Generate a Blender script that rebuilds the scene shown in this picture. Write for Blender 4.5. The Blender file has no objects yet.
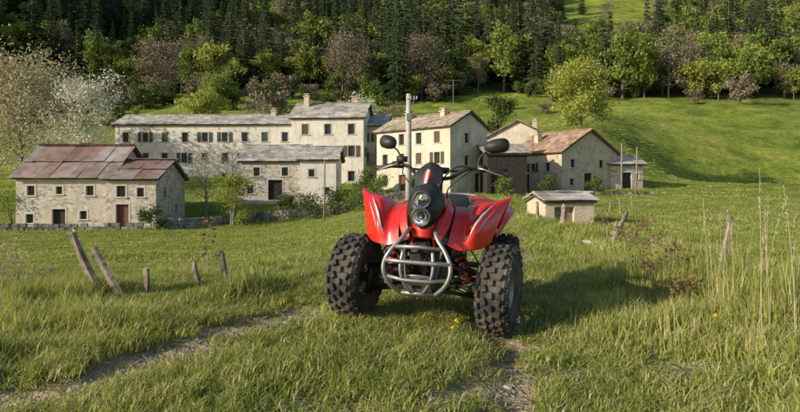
import bpy, math, random
import numpy as np
from mathutils import Vector, Matrix
random.seed(5)
rng = np.random.RandomState(7)
scene = bpy.context.scene
C = scene.collection

# ------------------------------------------------------------------ noise
def _hash(ix, iy, s):
    n = (ix.astype(np.int64)*374761393 + iy.astype(np.int64)*668265263 + s*144269504) & 0x7fffffff
    n = ((n ^ (n >> 13))*127412617) & 0x7fffffff
    n = n ^ (n >> 16)
    return (n & 0xffff)/65535.0
def vnoise(x, y, s=0):
    x = np.asarray(x, float); y = np.asarray(y, float)
    ix = np.floor(x); iy = np.floor(y)
    fx = x-ix; fy = y-iy
    fx = fx*fx*(3-2*fx); fy = fy*fy*(3-2*fy)
    a = _hash(ix, iy, s); b = _hash(ix+1, iy, s); c = _hash(ix, iy+1, s); d = _hash(ix+1, iy+1, s)
    return (a*(1-fx)+b*fx)*(1-fy)+(c*(1-fx)+d*fx)*fy
def fbm(x, y, s=0, o=4):
    r = 0; amp = .5; t = 0
    for i in range(o):
        r = r+amp*vnoise(np.asarray(x)*2**i, np.asarray(y)*2**i, s+i*17); t += amp; amp *= .5
    return r/t
def sst(a, b, x):
    t = np.clip((np.asarray(x, float)-a)/(b-a), 0, 1)
    return t*t*(3-2*t)

# ------------------------------------------------------------------ terrain
YS = np.arange(-400, 1500, .5)
ZS = np.interp(YS, [-400, -60, 0, 8, 20, 30, 45, 60, 72, 90, 120, 160, 230, 330, 450, 700, 1300],
               [-20, -2, 0, 0, -.28, -.6, -.5, -.05, .5, 3, 9, 18, 36, 75, 128, 260, 480])
k = np.exp(-.5*(np.arange(-10, 10.5, .5)/3.5)**2); k /= k.sum()
ZS = np.convolve(np.pad(ZS, 20, mode='edge'), k, mode='valid')[:len(YS)]
def rut_r(y):
    return np.interp(y, [-5, 1.5, 2.55, 3.85, 5.0, 6.8, 10.5, 19, 30, 45, 60, 64], [0, .36, .45, .66, .93, 1.32, 2.05, 3.5, 4.6, 5.8, 7.6, 8])
def rut_l(y):
    return np.interp(y, [-5, 1, 2.0, 2.62, 3.04, 3.6, 4.5, 7.2, 10.5, 19, 30, 45, 60, 64], [-7, -3, -2.15, -1.67, -1.43, -1.12, -.57, .42, 1.1, 2.4, 3.5, 4.6, 6.4, 7])
def path_mask(x, y):
    n = fbm(x*2.2, y*2.2, 3, 4)-.5
    n2 = fbm(x*9, y*9, 5, 2)-.5
    dr = np.abs(x-rut_r(y)+.12*(vnoise(y*1.3, y*0+2, 8)-.5))
    dl = np.abs(x-rut_l(y))*.85
    m1 = 1-sst(.05, .29, dr+n*.55+n2*.2)
    m2 = 1-sst(.0, .22, dl+n*.70+n2*.22)
    mid = (x > rut_l(y)) & (x < rut_r(y))
    m3 = .65*sst(.62, .73, fbm(x*2.6+9, y*1.8, 77, 4))*mid
    m4 = .45*sst(.66, .76, fbm(x*1.3+29, y*1.6, 87, 4))*(1-sst(6, 9, y))
    m = np.maximum(np.maximum(np.maximum(m1, m2), m3), m4)
    return m*(1-sst(56, 62, y))*sst(-4, -3, y)
def H(x, y, fine=True):
    x = np.asarray(x, float); y = np.asarray(y, float)
    z = np.interp(y, YS, ZS)
    L = np.interp(y, [0, 5.6, 7, 12, 20, 30, 50, 55, 62, 70], [0, 0, -.22, -.8, -1.25, -1.5, -2.15, -1.9, -.45, 0])
    e = rut_l(y)-.5
    z = z+L*sst(0, 1, (e-x)/(2.2+.3*np.maximum(y, 0)))
    z = z+.05*(1-sst(.0, .7, x-.0))*(1-sst(1.5, 3.0, np.abs(y-4.6)))*sst(-3, -1, x)
    xf = 2.05+.12*y
    z = z-.38*sst(0, 1, (x-xf)/1.6)*(1-sst(40, 60, y))+.07*np.exp(-((x-xf+.2)/.45)**2)*(1-sst(25, 40, y))
    z = z+110*sst(90, 300, -x)*sst(70, 200, y)  # left ridge, largely out of view, added to put the left hillside in shade
    far = sst(75, 105, y)
    z = z+far*(5.0*np.exp(-((x-.29*y)/13)**2)*(1-sst(130, 175, y))-9.0*sst(.31, .56, x/np.maximum(y, 1))*(1-sst(118, 178, y)))  # crest and gully shaped to turn the right meadow's flank into shade
    z = z+far*6*(fbm(x/40, y/40, 11, 4)-.5)
    tz = fbm(x/30, y/16, 15, 3)*9
    z = z+far*.9*(sst(.3, .7, (y/11+tz) % 1)-((y/11+tz) % 1))*(1-sst(200, 240, y))
    z = z+sst(10, 30, np.hypot(x, y))*.45*(fbm(x/7, y/7, 21, 3)-.5)
    if fine:
        near = 1-sst(25, 60, y)
        z = z+near*(.07*(fbm(x*1.1, y*1.1, 31, 3)-.5)+.02*(fbm(x*6, y*6, 33, 2)-.5))
        z = z-.035*path_mask(x, y)*near
    return z
def Hs(x, y): return float(H(np.array([x]), np.array([y]))[0])

# ------------------------------------------------------------------ node helpers
def newmat(name):
    m = bpy.data.materials.new(name); m.use_nodes = True
    nt = m.node_tree; nt.nodes.clear()
    out = nt.nodes.new('ShaderNodeOutputMaterial')
    return m, nt, out
def N(nt, t, **kw):
    n = nt.nodes.new(t)
    for k_, v in kw.items(): setattr(n, k_, v)
    return n
def ramp(nt, fac, stops, interp='LINEAR'):
    r = nt.nodes.new('ShaderNodeValToRGB'); r.color_ramp.interpolation = interp
    el = r.color_ramp.elements
    while len(el) < len(stops): el.new(.5)
    for i, (p, c) in enumerate(stops):
        el[i].position = p; el[i].color = (c[0], c[1], c[2], 1)
    nt.links.new(fac, r.inputs[0]); return r.outputs[0]
def mixc(nt, fac, a, b, mode='MIX'):
    m = nt.nodes.new('ShaderNodeMix'); m.data_type = 'RGBA'; m.blend_type = mode
    for s, v in ((m.inputs[0], fac), (m.inputs[6], a), (m.inputs[7], b)):
        if isinstance(v, bpy.types.NodeSocket): nt.links.new(v, s)
        elif isinstance(v, (int, float)): s.default_value = v
        else: s.default_value = (v[0], v[1], v[2], 1)
    return m.outputs[2]
def noise_n(nt, vec, scale, detail=4, rough=.55):
    n = nt.nodes.new('ShaderNodeTexNoise'); n.inputs['Scale'].default_value = scale
    n.inputs['Detail'].default_value = detail; n.inputs['Roughness'].default_value = rough
    if vec: nt.links.new(vec, n.inputs['Vector'])
    return n.outputs['Fac']
def bump(nt, h, strength, dist=.02):
    b = nt.nodes.new('ShaderNodeBump'); b.inputs['Strength'].default_value = strength; b.inputs['Distance'].default_value = dist
    nt.links.new(h, b.inputs['Height']); return b.outputs[0]
def pmat(name, c1, c2=None, scale=8, rough=.7, metal=0, bumps=0, bdist=.01, coat=0, spec=.5, detail=4, r2=None):
    m, nt, out = newmat(name)
    p = nt.nodes.new('ShaderNodeBsdfPrincipled')
    tc = nt.nodes.new('ShaderNodeTexCoord'); vec = tc.outputs['Object']
    f = noise_n(nt, vec, scale, detail)
    if c2 is None: c2 = tuple(v*.75 for v in c1)
    col = ramp(nt, f, [(.35, c1), (.65, c2)])
    nt.links.new(col, p.inputs['Base Color'])
    p.inputs['Roughness'].default_value = rough; p.inputs['Metallic'].default_value = metal
    p.inputs['Specular IOR Level'].default_value = spec
    p.inputs['Coat Weight'].default_value = coat
    if r2 is not None:
        mr = N(nt, 'ShaderNodeMapRange'); nt.links.new(f, mr.inputs[0]); mr.inputs[1].default_value = .35; mr.inputs[2].default_value = .65
        mr.inputs[3].default_value = rough; mr.inputs[4].default_value = r2; nt.links.new(mr.outputs[0], p.inputs['Roughness'])
    if bumps: nt.links.new(bump(nt, f, bumps, bdist), p.inputs['Normal'])
    nt.links.new(p.outputs[0], out.inputs[0]); return m
def leafmat(name, cols, trans=.35, nscale=.3, rough=.6):
    m, nt, out = newmat(name)
    g = nt.nodes.new('ShaderNodeNewGeometry')
    oi = nt.nodes.new('ShaderNodeObjectInfo')
    a = nt.nodes.new('ShaderNodeMath'); a.operation = 'ADD'
    b = nt.nodes.new('ShaderNodeMath'); b.operation = 'MULTIPLY_ADD'
    nt.links.new(g.outputs['Random Per Island'], b.inputs[0]); b.inputs[1].default_value = .45
    nn = noise_n(nt, g.outputs['Position'], nscale, 3)
    s = nt.nodes.new('ShaderNodeMath'); s.operation = 'MULTIPLY_ADD'; nt.links.new(nn, s.inputs[0]); s.inputs[1].default_value = 1.1; s.inputs[2].default_value = -.47
    nt.links.new(s.outputs[0], b.inputs[2])
    nt.links.new(b.outputs[0], a.inputs[0])
    c = nt.nodes.new('ShaderNodeMath'); c.operation = 'MULTIPLY'; nt.links.new(oi.outputs['Random'], c.inputs[0]); c.inputs[1].default_value = .4
    nt.links.new(c.outputs[0], a.inputs[1])
    n = len(cols)
    col = ramp(nt, a.outputs[0], [(.05+.9*i/(n-1), cols[i]) for i in range(n)])
    d = nt.nodes.new('ShaderNodeBsdfPrincipled'); d.inputs['Roughness'].default_value = rough; d.inputs['Specular IOR Level'].default_value = .3
    nt.links.new(col, d.inputs['Base Color'])
    t = nt.nodes.new('ShaderNodeBsdfTranslucent'); nt.links.new(mixc(nt, 1.0, col, (1.0, 1.0, .6), 'MULTIPLY'), t.inputs[0])
    mx = nt.nodes.new('ShaderNodeMixShader'); mx.inputs[0].default_value = trans
    nt.links.new(d.outputs[0], mx.inputs[1]); nt.links.new(t.outputs[0], mx.inputs[2])
    nt.links.new(mx.outputs[0], out.inputs[0]); return m

# ------------------------------------------------------------------ geometry helper
class Geo:
    def __init__(s): s.V = []; s.F = []; s.M = []
    def add(s, V, F, m=0):
        o = len(s.V); s.V.extend([tuple(v) for v in V]); s.F.extend([tuple(i+o for i in f) for f in F])
        if isinstance(m, int): s.M.extend([m]*len(F))
        else: s.M.extend(m)
    def quad(s, a, b, c, d, m=0): s.add([a, b, c, d], [(0, 1, 2, 3)], m)
    def obox(s, c, ax, ay, az, hx, hy, hz, m=0, jit=0):
        c = Vector(c); ax = Vector(ax)*hx; ay = Vector(ay)*hy; az = Vector(az)*hz
        V = []
        for i in (-1, 1):
            for j in (-1, 1):
                for k_ in (-1, 1):
                    v = c+ax*i+ay*j+az*k_
                    if jit: v = v+Vector((random.uniform(-jit, jit), random.uniform(-jit, jit), random.uniform(-jit, jit)))
                    V.append(v)
        s.add(V, [(0, 1, 3, 2), (4, 6, 7, 5), (0, 4, 5, 1), (2, 3, 7, 6), (0, 2, 6, 4), (1, 5, 7, 3)], m)
    def box(s, c, hx, hy, hz, m=0, jit=0): s.obox(c, (1, 0, 0), (0, 1, 0), (0, 0, 1), hx, hy, hz, m, jit)
    def tube(s, pts, rad, n=8, m=0, caps=True, closed=False):
        pts = [Vector(p) for p in pts]; K = len(pts)
        if not hasattr(rad, '__len__'): rad = [rad]*K
        V = []; F = []
        up = None
        for i, p in enumerate(pts):
            if closed: t = pts[(i+1) % K]-pts[i-1]
            else: t = pts[min(i+1, K-1)]-pts[max(i-1, 0)]
            if t.length < 1e-9: t = Vector((0, 0, 1))
            t.normalize()
            if up is None:
                up = Vector((0, 0, 1)) if abs(t.z) < .9 else Vector((1, 0, 0))
            a = (up-t*up.dot(t))
            if a.length < 1e-4: a = t.orthogonal()
            a.normalize(); up = a; b = t.cross(a)
            for j in range(n):
                th = 2*math.pi*j/n
                V.append(p+(a*math.cos(th)+b*math.sin(th))*rad[i])
        for i in range(K if closed else K-1):
            i2 = (i+1) % K
            for j in range(n):
                F.append((i*n+j, i*n+(j+1) % n, i2*n+(j+1) % n, i2*n+j))
        if caps and not closed:
            F.append(tuple(range(n))[::-1]); F.append(tuple((K-1)*n+j for j in range(n)))
        s.add(V, F, m)
    def revolve(s, prof, n=32, m=0, c=(0, 0, 0), axis='X'):
        V = []; F = []; K = len(prof)
        for i, (a, r) in enumerate(prof):
            for j in range(n):
                th = 2*math.pi*j/n
                if axis == 'X': v = (a, r*math.cos(th), r*math.sin(th))
                elif axis == 'Y': v = (r*math.cos(th), a, r*math.sin(th))
                else: v = (r*math.cos(th), r*math.sin(th), a)
                V.append((v[0]+c[0], v[1]+c[1], v[2]+c[2]))
        for i in range(K-1):
            for j in range(n):
                F.append((i*n+j, i*n+(j+1) % n, (i+1)*n+(j+1) % n, (i+1)*n+j))
        s.add(V, F, m)
    def ellipsoid(s, c, rx, ry, rz, m=0, n=14, R=None):
        V = []; F = []
        for i in range(n//2+1):
            ph = math.pi*i/(n//2)
            for j in range(n):
                th = 2*math.pi*j/n
                v = Vector((rx*math.sin(ph)*math.cos(th), ry*math.sin(ph)*math.sin(th), rz*math.cos(ph)))
                if R: v = R @ v
                V.append(v+Vector(c))
        for i in range(n//2):
            for j in range(n):
                F.append((i*n+j, i*n+(j+1) % n, (i+1)*n+(j+1) % n, (i+1)*n+j))
        s.add(V, F, m)
    def mesh(s, name, mats, smooth=False):
        me = bpy.data.meshes.new(name); me.from_pydata(s.V, [], s.F)
        for m in mats: me.materials.append(m)
        me.polygons.foreach_set('material_index', s.M)
        if smooth: me.polygons.foreach_set('use_smooth', [True]*len(s.F))
        me.update(); return me
    def obj(s, name, mats, smooth=False, parent=None, link=True, bevel=0):
        o = bpy.data.objects.new(name, s.mesh(name, mats, smooth))
        if link: C.objects.link(o)
        if parent: o.parent = parent
        if bevel:
            b = o.modifiers.new('b', 'BEVEL'); b.width = bevel; b.segments = 2; b.limit_method = 'ANGLE'
        return o
def crs(P, t):
    P = np.asarray(P, float); n = len(P); i = int(min(max(math.floor(t), 0), n-2)); f = t-i
    p1 = P[i]; p2 = P[i+1]
    p0 = P[i-1] if i > 0 else 2*p1-p2
    p3 = P[i+2] if i+2 < n else 2*p2-p1
    return .5*((2*p1)+(-p0+p2)*f+(2*p0-5*p1+4*p2-p3)*f*f+(-p0+3*p1-3*p2+p3)*f**3)
def smooth_path(P, k_=6):
    n = len(P); return [crs(P, (n-1)*i/((n-1)*k_)) for i in range((n-1)*k_+1)]
def empty(name, loc=(0, 0, 0), rz=0):
    e = bpy.data.objects.new(name, None); e.location = loc; e.rotation_euler = (0, 0, rz); e.empty_display_size = .3
    C.objects.link(e); return e

# ------------------------------------------------------------------ GN scatter
def scatter(name, P, R, S, I, templates):
    col = bpy.data.collections.new(name+'_parts')
    for t in templates: col.objects.link(t)
    me = bpy.data.meshes.new(name); n = len(P)
    me.vertices.add(n); me.vertices.foreach_set('co', np.asarray(P, float).ravel())
    a = me.attributes.new('rot', 'FLOAT_VECTOR', 'POINT'); a.data.foreach_set('vector', np.asarray(R, float).ravel())
    a = me.attributes.new('scl', 'FLOAT_VECTOR', 'POINT'); a.data.foreach_set('vector', np.asarray(S, float).ravel())
    a = me.attributes.new('idx', 'INT', 'POINT'); a.data.foreach_set('value', np.asarray(I, np.int32))
    me.update()
    o = bpy.data.objects.new(name, me); C.objects.link(o)
    ng = bpy.data.node_groups.new(name+'_gn', 'GeometryNodeTree')
    ng.interface.new_socket('Geometry', in_out='INPUT', socket_type='NodeSocketGeometry')
    ng.interface.new_socket('Geometry', in_out='OUTPUT', socket_type='NodeSocketGeometry')
    gi = ng.nodes.new('NodeGroupInput'); go = ng.nodes.new('NodeGroupOutput')
    ip = ng.nodes.new('GeometryNodeInstanceOnPoints'); ci = ng.nodes.new('GeometryNodeCollectionInfo')
    ci.inputs['Collection'].default_value = col; ci.inputs['Separate Children'].default_value = True; ci.inputs['Reset Children'].default_value = True
    def na(nm, dt):
        q = ng.nodes.new('GeometryNodeInputNamedAttribute'); q.data_type = dt; q.inputs['Name'].default_value = nm; return q.outputs['Attribute']
    er = ng.nodes.new('FunctionNodeEulerToRotation')
    L = ng.links.new
    L(gi.outputs[0], ip.inputs['Points']); L(ci.outputs[0], ip.inputs['Instance']); ip.inputs['Pick Instance'].default_value = True
    L(na('idx', 'INT'), ip.inputs['Instance Index']); L(na('rot', 'FLOAT_VECTOR'), er.inputs[0]); L(er.outputs[0], ip.inputs['Rotation'])
    L(na('scl', 'FLOAT_VECTOR'), ip.inputs['Scale']); L(ip.outputs[0], go.inputs[0])
    md = o.modifiers.new('scatter', 'NODES'); md.node_group = ng
    return o

# ------------------------------------------------------------------ ground
def axis_pts(lo, f0, f1, hi, st, g, mx):
    a = list(np.arange(f0, f1, st)); s = st; x = a[-1]
    while x < hi: s = min(s*g, mx if x < 400 else 30); x += s; a.append(x)
    s = st; x = f0; b = []
    while x > lo: s = min(s*g, mx if x > -300 else 30); x -= s; b.append(x)
    return np.array(b[::-1]+a)
gx = axis_pts(-900, -3.4, 3.6, 900, .065, 1.07, 3)
gy = axis_pts(-300, 1.6, 12, 1300, .065, 1.03, 1.6)
X, Y = np.meshgrid(gx, gy)
Z = H(X, Y)
ny, nx = X.shape
V = np.stack([X, Y, Z], -1).reshape(-1, 3)
idx = np.arange(nx*ny).reshape(ny, nx)
F = np.stack([idx[:-1, :-1], idx[:-1, 1:], idx[1:, 1:], idx[1:, :-1]], -1).reshape(-1, 4)
me = bpy.data.meshes.new('ground'); me.vertices.add(len(V)); me.vertices.foreach_set('co', V.ravel())
me.loops.add(F.size); me.loops.foreach_set('vertex_index', F.ravel().astype(np.int32))
me.polygons.add(len(F)); me.polygons.foreach_set('loop_start', np.arange(0, F.size, 4, dtype=np.int32))
me.polygons.foreach_set('use_smooth', np.ones(len(F), bool))
me.update(calc_edges=True); me.validate()
a = me.attributes.new('path', 'FLOAT', 'POINT'); a.data.foreach_set('value', path_mask(X, Y).ravel())
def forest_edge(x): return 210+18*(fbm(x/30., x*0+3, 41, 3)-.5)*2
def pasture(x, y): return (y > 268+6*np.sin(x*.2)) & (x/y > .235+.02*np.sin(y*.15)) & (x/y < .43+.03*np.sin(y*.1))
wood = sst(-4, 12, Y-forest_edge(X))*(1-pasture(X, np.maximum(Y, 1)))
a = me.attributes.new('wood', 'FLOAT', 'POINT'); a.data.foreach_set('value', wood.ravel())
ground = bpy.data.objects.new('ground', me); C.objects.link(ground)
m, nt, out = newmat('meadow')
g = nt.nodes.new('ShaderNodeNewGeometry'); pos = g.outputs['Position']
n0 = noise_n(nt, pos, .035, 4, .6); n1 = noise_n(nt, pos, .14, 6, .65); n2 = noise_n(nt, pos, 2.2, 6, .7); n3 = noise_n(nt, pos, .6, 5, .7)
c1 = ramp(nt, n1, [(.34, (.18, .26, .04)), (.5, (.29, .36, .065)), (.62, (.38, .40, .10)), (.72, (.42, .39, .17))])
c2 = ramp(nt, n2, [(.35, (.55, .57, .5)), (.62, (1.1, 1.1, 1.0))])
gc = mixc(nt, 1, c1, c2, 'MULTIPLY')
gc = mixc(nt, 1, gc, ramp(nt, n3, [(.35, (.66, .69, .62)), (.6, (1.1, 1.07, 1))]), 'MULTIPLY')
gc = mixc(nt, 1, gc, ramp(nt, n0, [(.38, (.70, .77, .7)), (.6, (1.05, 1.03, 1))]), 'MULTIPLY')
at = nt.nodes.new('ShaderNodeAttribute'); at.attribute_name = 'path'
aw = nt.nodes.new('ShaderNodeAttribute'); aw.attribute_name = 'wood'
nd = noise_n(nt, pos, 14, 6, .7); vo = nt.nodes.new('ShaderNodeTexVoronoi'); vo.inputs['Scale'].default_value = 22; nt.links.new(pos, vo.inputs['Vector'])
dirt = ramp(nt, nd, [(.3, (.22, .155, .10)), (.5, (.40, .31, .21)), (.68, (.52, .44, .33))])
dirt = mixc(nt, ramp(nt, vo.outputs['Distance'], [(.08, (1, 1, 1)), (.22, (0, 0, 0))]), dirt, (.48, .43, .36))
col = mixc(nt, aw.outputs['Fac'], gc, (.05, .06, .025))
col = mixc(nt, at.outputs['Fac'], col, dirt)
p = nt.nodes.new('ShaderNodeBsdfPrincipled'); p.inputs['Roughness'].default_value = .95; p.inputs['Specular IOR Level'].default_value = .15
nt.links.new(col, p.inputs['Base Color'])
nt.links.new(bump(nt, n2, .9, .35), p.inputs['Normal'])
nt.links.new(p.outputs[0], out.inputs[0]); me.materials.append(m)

# ------------------------------------------------------------------ grass
def tuft(name, nb, rad, w, seed, lean, mats, dry=.08):
    r = random.Random(seed); G = Geo()
    for i in range(nb):
        a = r.uniform(0, 6.283); d = rad*math.sqrt(r.random()); bx = d*math.cos(a); by = d*math.sin(a)
        h = r.uniform(.3, 1); la = r.uniform(0, 6.283); l = r.uniform(.15, 1)*lean*h
        dx = math.cos(la)*l; dy = math.sin(la)*l; wa = la+1.57+r.uniform(-.6, .6); wx = math.cos(wa)*w*.5; wy = math.sin(wa)*w*.5
        p0 = (bx-wx, by-wy, -.05); p1 = (bx+wx, by+wy, -.05)
        mx, my, mz = bx+dx*.3, by+dy*.3, h*.6
        p2 = (mx+wx*.8, my+wy*.8, mz); p3 = (mx-wx*.8, my-wy*.8, mz); p4 = (bx+dx, by+dy, h*r.uniform(.8, 1))
        G.add([p0, p1, p2, p3, p4], [(0, 1, 2, 3), (3, 2, 4)], 1 if r.random() < dry else 0)
    return G.obj(name, mats, link=False)
grass_m = leafmat('grass_blades', [(.13, .20, .035), (.27, .34, .06), (.43, .46, .11), (.62, .60, .26)], .42, .9)
grass_dry = leafmat('grass_dry', [(.42, .36, .21), (.62, .54, .34)], .3)
T = [tuft('grass_tuft_%02d' % i, 34, .075, .0058, i, .12, [grass_m, grass_dry], .15) for i in range(5)]
T += [tuft('grass_tuft_%02d' % (5+i), 46, .15, .010, 50+i, .13, [grass_m, grass_dry], .10) for i in range(4)]
T += [tuft('grass_tuft_%02d' % (9+i), 40, .40, .026, 80+i, .16, [grass_m, grass_dry], .08) for i in range(4)]
def region(n, y0, y1, spread=.70, extra=.5):
    y = np.sqrt(rng.rand(n)*(y1*y1-y0*y0)+y0*y0); x = (rng.rand(n)*2-1)*(spread*y+extra); return x, y
PP = []; RR = []; SS = []; II = []
def hgt(x, y):
    xr = rut_r(y); xl = rut_l(y)
    n = fbm(x*1.6, y*1.6, 61, 4)
    right = sst(.3, 1.2, x-xr); left = sst(.2, .9, xl-x)
    h = .026+.046*n
    h = h+right*(.015+.17*sst(.38, .85, n))*(1-.7*sst(5, 14, y))+left*(.0+.09*sst(.48, .8, n))*(1-.8*sst(6, 9, y))
    xf = 2.05+.12*y
    h = h+.10*np.exp(-((x-xf)/.35)**2)*n
    return np.maximum(h, .024)
for (n, y0, y1, lo, hi) in ((20500, 1.9, 7.5, 0, 5), (17000, 7.5, 20, 5, 9), (18000, 20, 56, 9, 13)):
    x, y = region(n, y0, y1)
    pm = path_mask(x, y); keep = rng.rand(n) > np.clip(pm*1.15, 0, .93)
    keep &= rng.rand(n) < .2+1.4*fbm(x*1.8, y*1.8, 71, 4)
    x = x[keep]; y = y[keep]; pm = pm[keep]; h = hgt(x, y)*(1-.6*pm)
    h = h*rng.uniform(.6, 1.6, len(x))
    PP.append(np.stack([x, y, H(x, y)], -1)); RR.append(np.stack([rng.uniform(-.15, .15, len(x)), rng.uniform(-.15, .15, len(x)), rng.uniform(0, 6.28, len(x))], -1))
    hor = rng.uniform(.75, 1.3, len(x))
    SS.append(np.stack([hor, hor, h*1.25], -1)); II.append(rng.randint(lo, hi, len(x)))
x, y = region(9000, 56, 175, .66, 2)
kp = (rng.rand(9000) < 1.6*fbm(x/9, y/5, 73, 3)-.25) & (x > -.25*y)
x = x[kp]; y = y[kp]; s = rng.uniform(1.2, 2.8, len(x))
PP.append(np.stack([x, y, H(x, y)], -1)); RR.append(np.stack([x*0, x*0, rng.uniform(0, 6.28, len(x))], -1)); SS.append(np.stack([s, s, rng.uniform(.10, .30, len(x))], -1)); II.append(rng.randint(9, 13, len(x)))
scatter('grass', np.concatenate(PP), np.concatenate(RR), np.concatenate(SS), np.concatenate(II), T)

stone_m = pmat('limestone', (.52, .47, .40), (.32, .28, .23), 6, .9, bumps=.5, bdist=.01)
def rock(name, seed, link=False, m=stone_m):
    G = Geo(); G.ellipsoid((0, 0, 0), 1, 1, .6, n=10)
    o = []
    for v in G.V:
        k_ = 1+.7*(float(vnoise(np.array(v[0]*1.5+seed*7.1), np.array(v[1]*1.5+v[2]*2.2), seed))-.5)
        o.append((v[0]*k_, v[1]*k_*.9, v[2]*k_))
    G.V = o; return G.obj(name, [m], link=link)
RK = [rock('stone_piece_%02d' % i, i) for i in range(5)]
n = 12000; x, y = region(n, 1.9, 16, .6, .3); pm = path_mask(x, y); kp = rng.rand(n) < pm*.9
x = x[kp]; y = y[kp]; s = .005+.030*rng.rand(len(x))**6
scatter('gravel', np.stack([x, y, H(x, y)+s*.02], -1), rng.uniform(0, 6.28, (len(x), 3))*[.05, .05, 1], np.stack([s*1.1, s*.8, s*.5], -1), rng.randint(0, 5, len(x)), RK)

# ------------------------------------------------------------------ trees
bark_m = pmat('bark', (.16, .13, .10), (.07, .055, .045), 5, .95, bumps=.6)
bark_g = pmat('bark_grey', (.34, .31, .27), (.18, .16, .135), 5, .95, bumps=.6)
def broad(name, Ht, R, base, nleaf, leaf, seed, mats, limbs=16, sub=4, tr=.02, link=False, clump=.3, multi=1):
    r = random.Random(seed); rs = np.random.RandomState(seed); G = Geo(); ends = []
    for s_ in range(multi):
        ox = r.uniform(-.3, .3)*R*(multi > 1); oy = r.uniform(-.3, .3)*R*(multi > 1)
        tp = [Vector((0 if multi == 1 else ox*.3, 0 if multi == 1 else oy*.3, -.3))]
        for i in range(1, 7):
            t = i/6; tp.append(Vector((ox*t+r.uniform(-.03, .03)*Ht*t, oy*t+r.uniform(-.03, .03)*Ht*t, Ht*.86*t)))
        G.tube(tp, [Ht*tr*(1-.85*i/6)*(1.3 if i == 0 else 1) for i in range(7)], 6, 0)
        nl = limbs//multi
        for l in range(nl):
            t = base+(.97-base)*(l+.5*r.random())/nl
            f = t*6; i = min(int(f), 5); p = tp[i].lerp(tp[i+1], min(1, f-i))
            a = l*2.4+r.uniform(-.5, .5)
            tt = (t-base)/(1-base); rr = R*(math.sin(math.pi*min(1, .22+.72*tt))**.7)*r.uniform(.55, 1.15)
            d = Vector((math.cos(a), math.sin(a), .35+.6*tt)).normalized()
            L = [p]
            for q in range(1, 4):
                L.append(p+d*rr*q/3*.9+Vector((r.uniform(-.08, .08)*rr, r.uniform(-.08, .08)*rr, .06*rr*q)))
            G.tube(L, [Ht*tr*.42*(1-tt*.5), Ht*tr*.28*(1-tt*.5), Ht*tr*.18*(1-tt*.5), Ht*tr*.05], 5, 0, caps=False)
            for s2 in range(sub):
                q = .35+.65*(s2+r.random())/sub; i2 = min(int(q*3), 2); p2 = L[i2].lerp(L[i2+1], min(1, q*3-i2))
                d2 = (d+Vector((r.uniform(-1, 1), r.uniform(-1, 1), r.uniform(-.3, 1)))*.9).normalized(); l2 = rr*r.uniform(.25, .5)
                e = p2+d2*l2; G.tube([p2, p2.lerp(e, .5)+Vector((0, 0, .03*rr)), e], [Ht*tr*.14, Ht*tr*.08, Ht*tr*.03], 4, 0, caps=False)
                for s3 in range(3):
                    d3 = (d2+Vector((r.uniform(-1, 1), r.uniform(-1, 1), r.uniform(-.5, 1)))).normalized()
                    e3 = p2.lerp(e, r.uniform(.4, 1))+d3*l2*.5; G.tube([p2.lerp(e, .6), e3], [Ht*tr*.05, Ht*tr*.02], 3, 0, caps=False)
                    ends.append(e3)
                ends.append(e)
    E = np.array([tuple(e) for e in ends])
    n = int(nleaf)
    if n:
        c = E[rs.randint(0, len(E), n)]+rs.normal(0, 1, (n, 3))*R*clump*np.array([.5, .5, .42])
        a = rs.normal(0, 1, (n, 3)); a /= np.linalg.norm(a, axis=1)[:, None]; b = rs.normal(0, 1, (n, 3)); b -= a*(a*b).sum(1)[:, None]; b /= np.linalg.norm(b, axis=1)[:, None]
        sz = leaf*rs.uniform(.5, 1.3, (n, 1)); a = a*sz; b = b*sz*.7
        Q = np.stack([c-a, c-b, c+a, c+b], 1).reshape(-1, 3)
        G.add(Q.tolist(), [(4*i, 4*i+1, 4*i+2, 4*i+3) for i in range(n)], 1)
    return G.obj(name, mats, link=link)
def conifer(name, seed, mats, Ht=20, R=3.6, levels=30):
    r = random.Random(seed); G = Geo()
    G.tube([(0, 0, -1), (0, 0, Ht*.5), (0, 0, Ht)], [Ht*.016, Ht*.010, .02], 6, 0)
    Q = []
    for l in range(levels):
        t = (l+r.random()*.6)/levels; z = Ht*(.06+.93*t); rad = R*((1-t)**.85)*r.uniform(.75, 1.15)+.12
        nb = int(9-3*t)
        for k_ in range(nb):
            a = r.uniform(0, 6.283); rr = rad*r.uniform(.6, 1.2); ca, sa = math.cos(a), math.sin(a)
            st = max(3, int(rr*2.4))
            for s in range(st):
                q = (s+.7)/st; d = rr*q
                c = Vector((ca*d, sa*d, z-.28*rr*q*q+.1*rr*q))
                w = .34+.34*rr*(1-q*.65)*.6
                for side in (-1, 1):
                    ln = w*r.uniform(.7, 1.3)
                    tip = c+Vector((-sa*side*ln+ca*ln*.5, ca*side*ln+sa*ln*.5, -ln*r.uniform(.15, .7)))
                    o = Vector((ca, sa, 0))*w*.45; dz = Vector((0, 0, r.uniform(.05, .2)))
                    Q.append([c-o*.6+dz, c+o, tip, c-o*.2-dz*2])
    V_ = [tuple(v) for q in Q for v in q]
    G.add(V_, [(4*i, 4*i+1, 4*i+2, 4*i+3) for i in range(len(Q))], 1)
    return G.obj(name, mats, link=False)
con_m = leafmat('spruce_needles', [(.045, .078, .036), (.075, .118, .050), (.12, .165, .07)], .22, .05)
grn_m = leafmat('beech_leaves', [(.12, .17, .045), (.20, .27, .06), (.32, .37, .09)], .38, .12)
lime_m = leafmat('young_leaves', [(.19, .24, .045), (.33, .38, .075), (.48, .49, .13)], .42, .3)
brn_m = leafmat('budding_twigs', [(.17, .135, .10), (.26, .215, .16), (.37, .32, .23)], .25, .2)
bei_m = leafmat('catkins', [(.36, .31, .21), (.52, .46, .34), (.66, .60, .46)], .35, .4)
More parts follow.
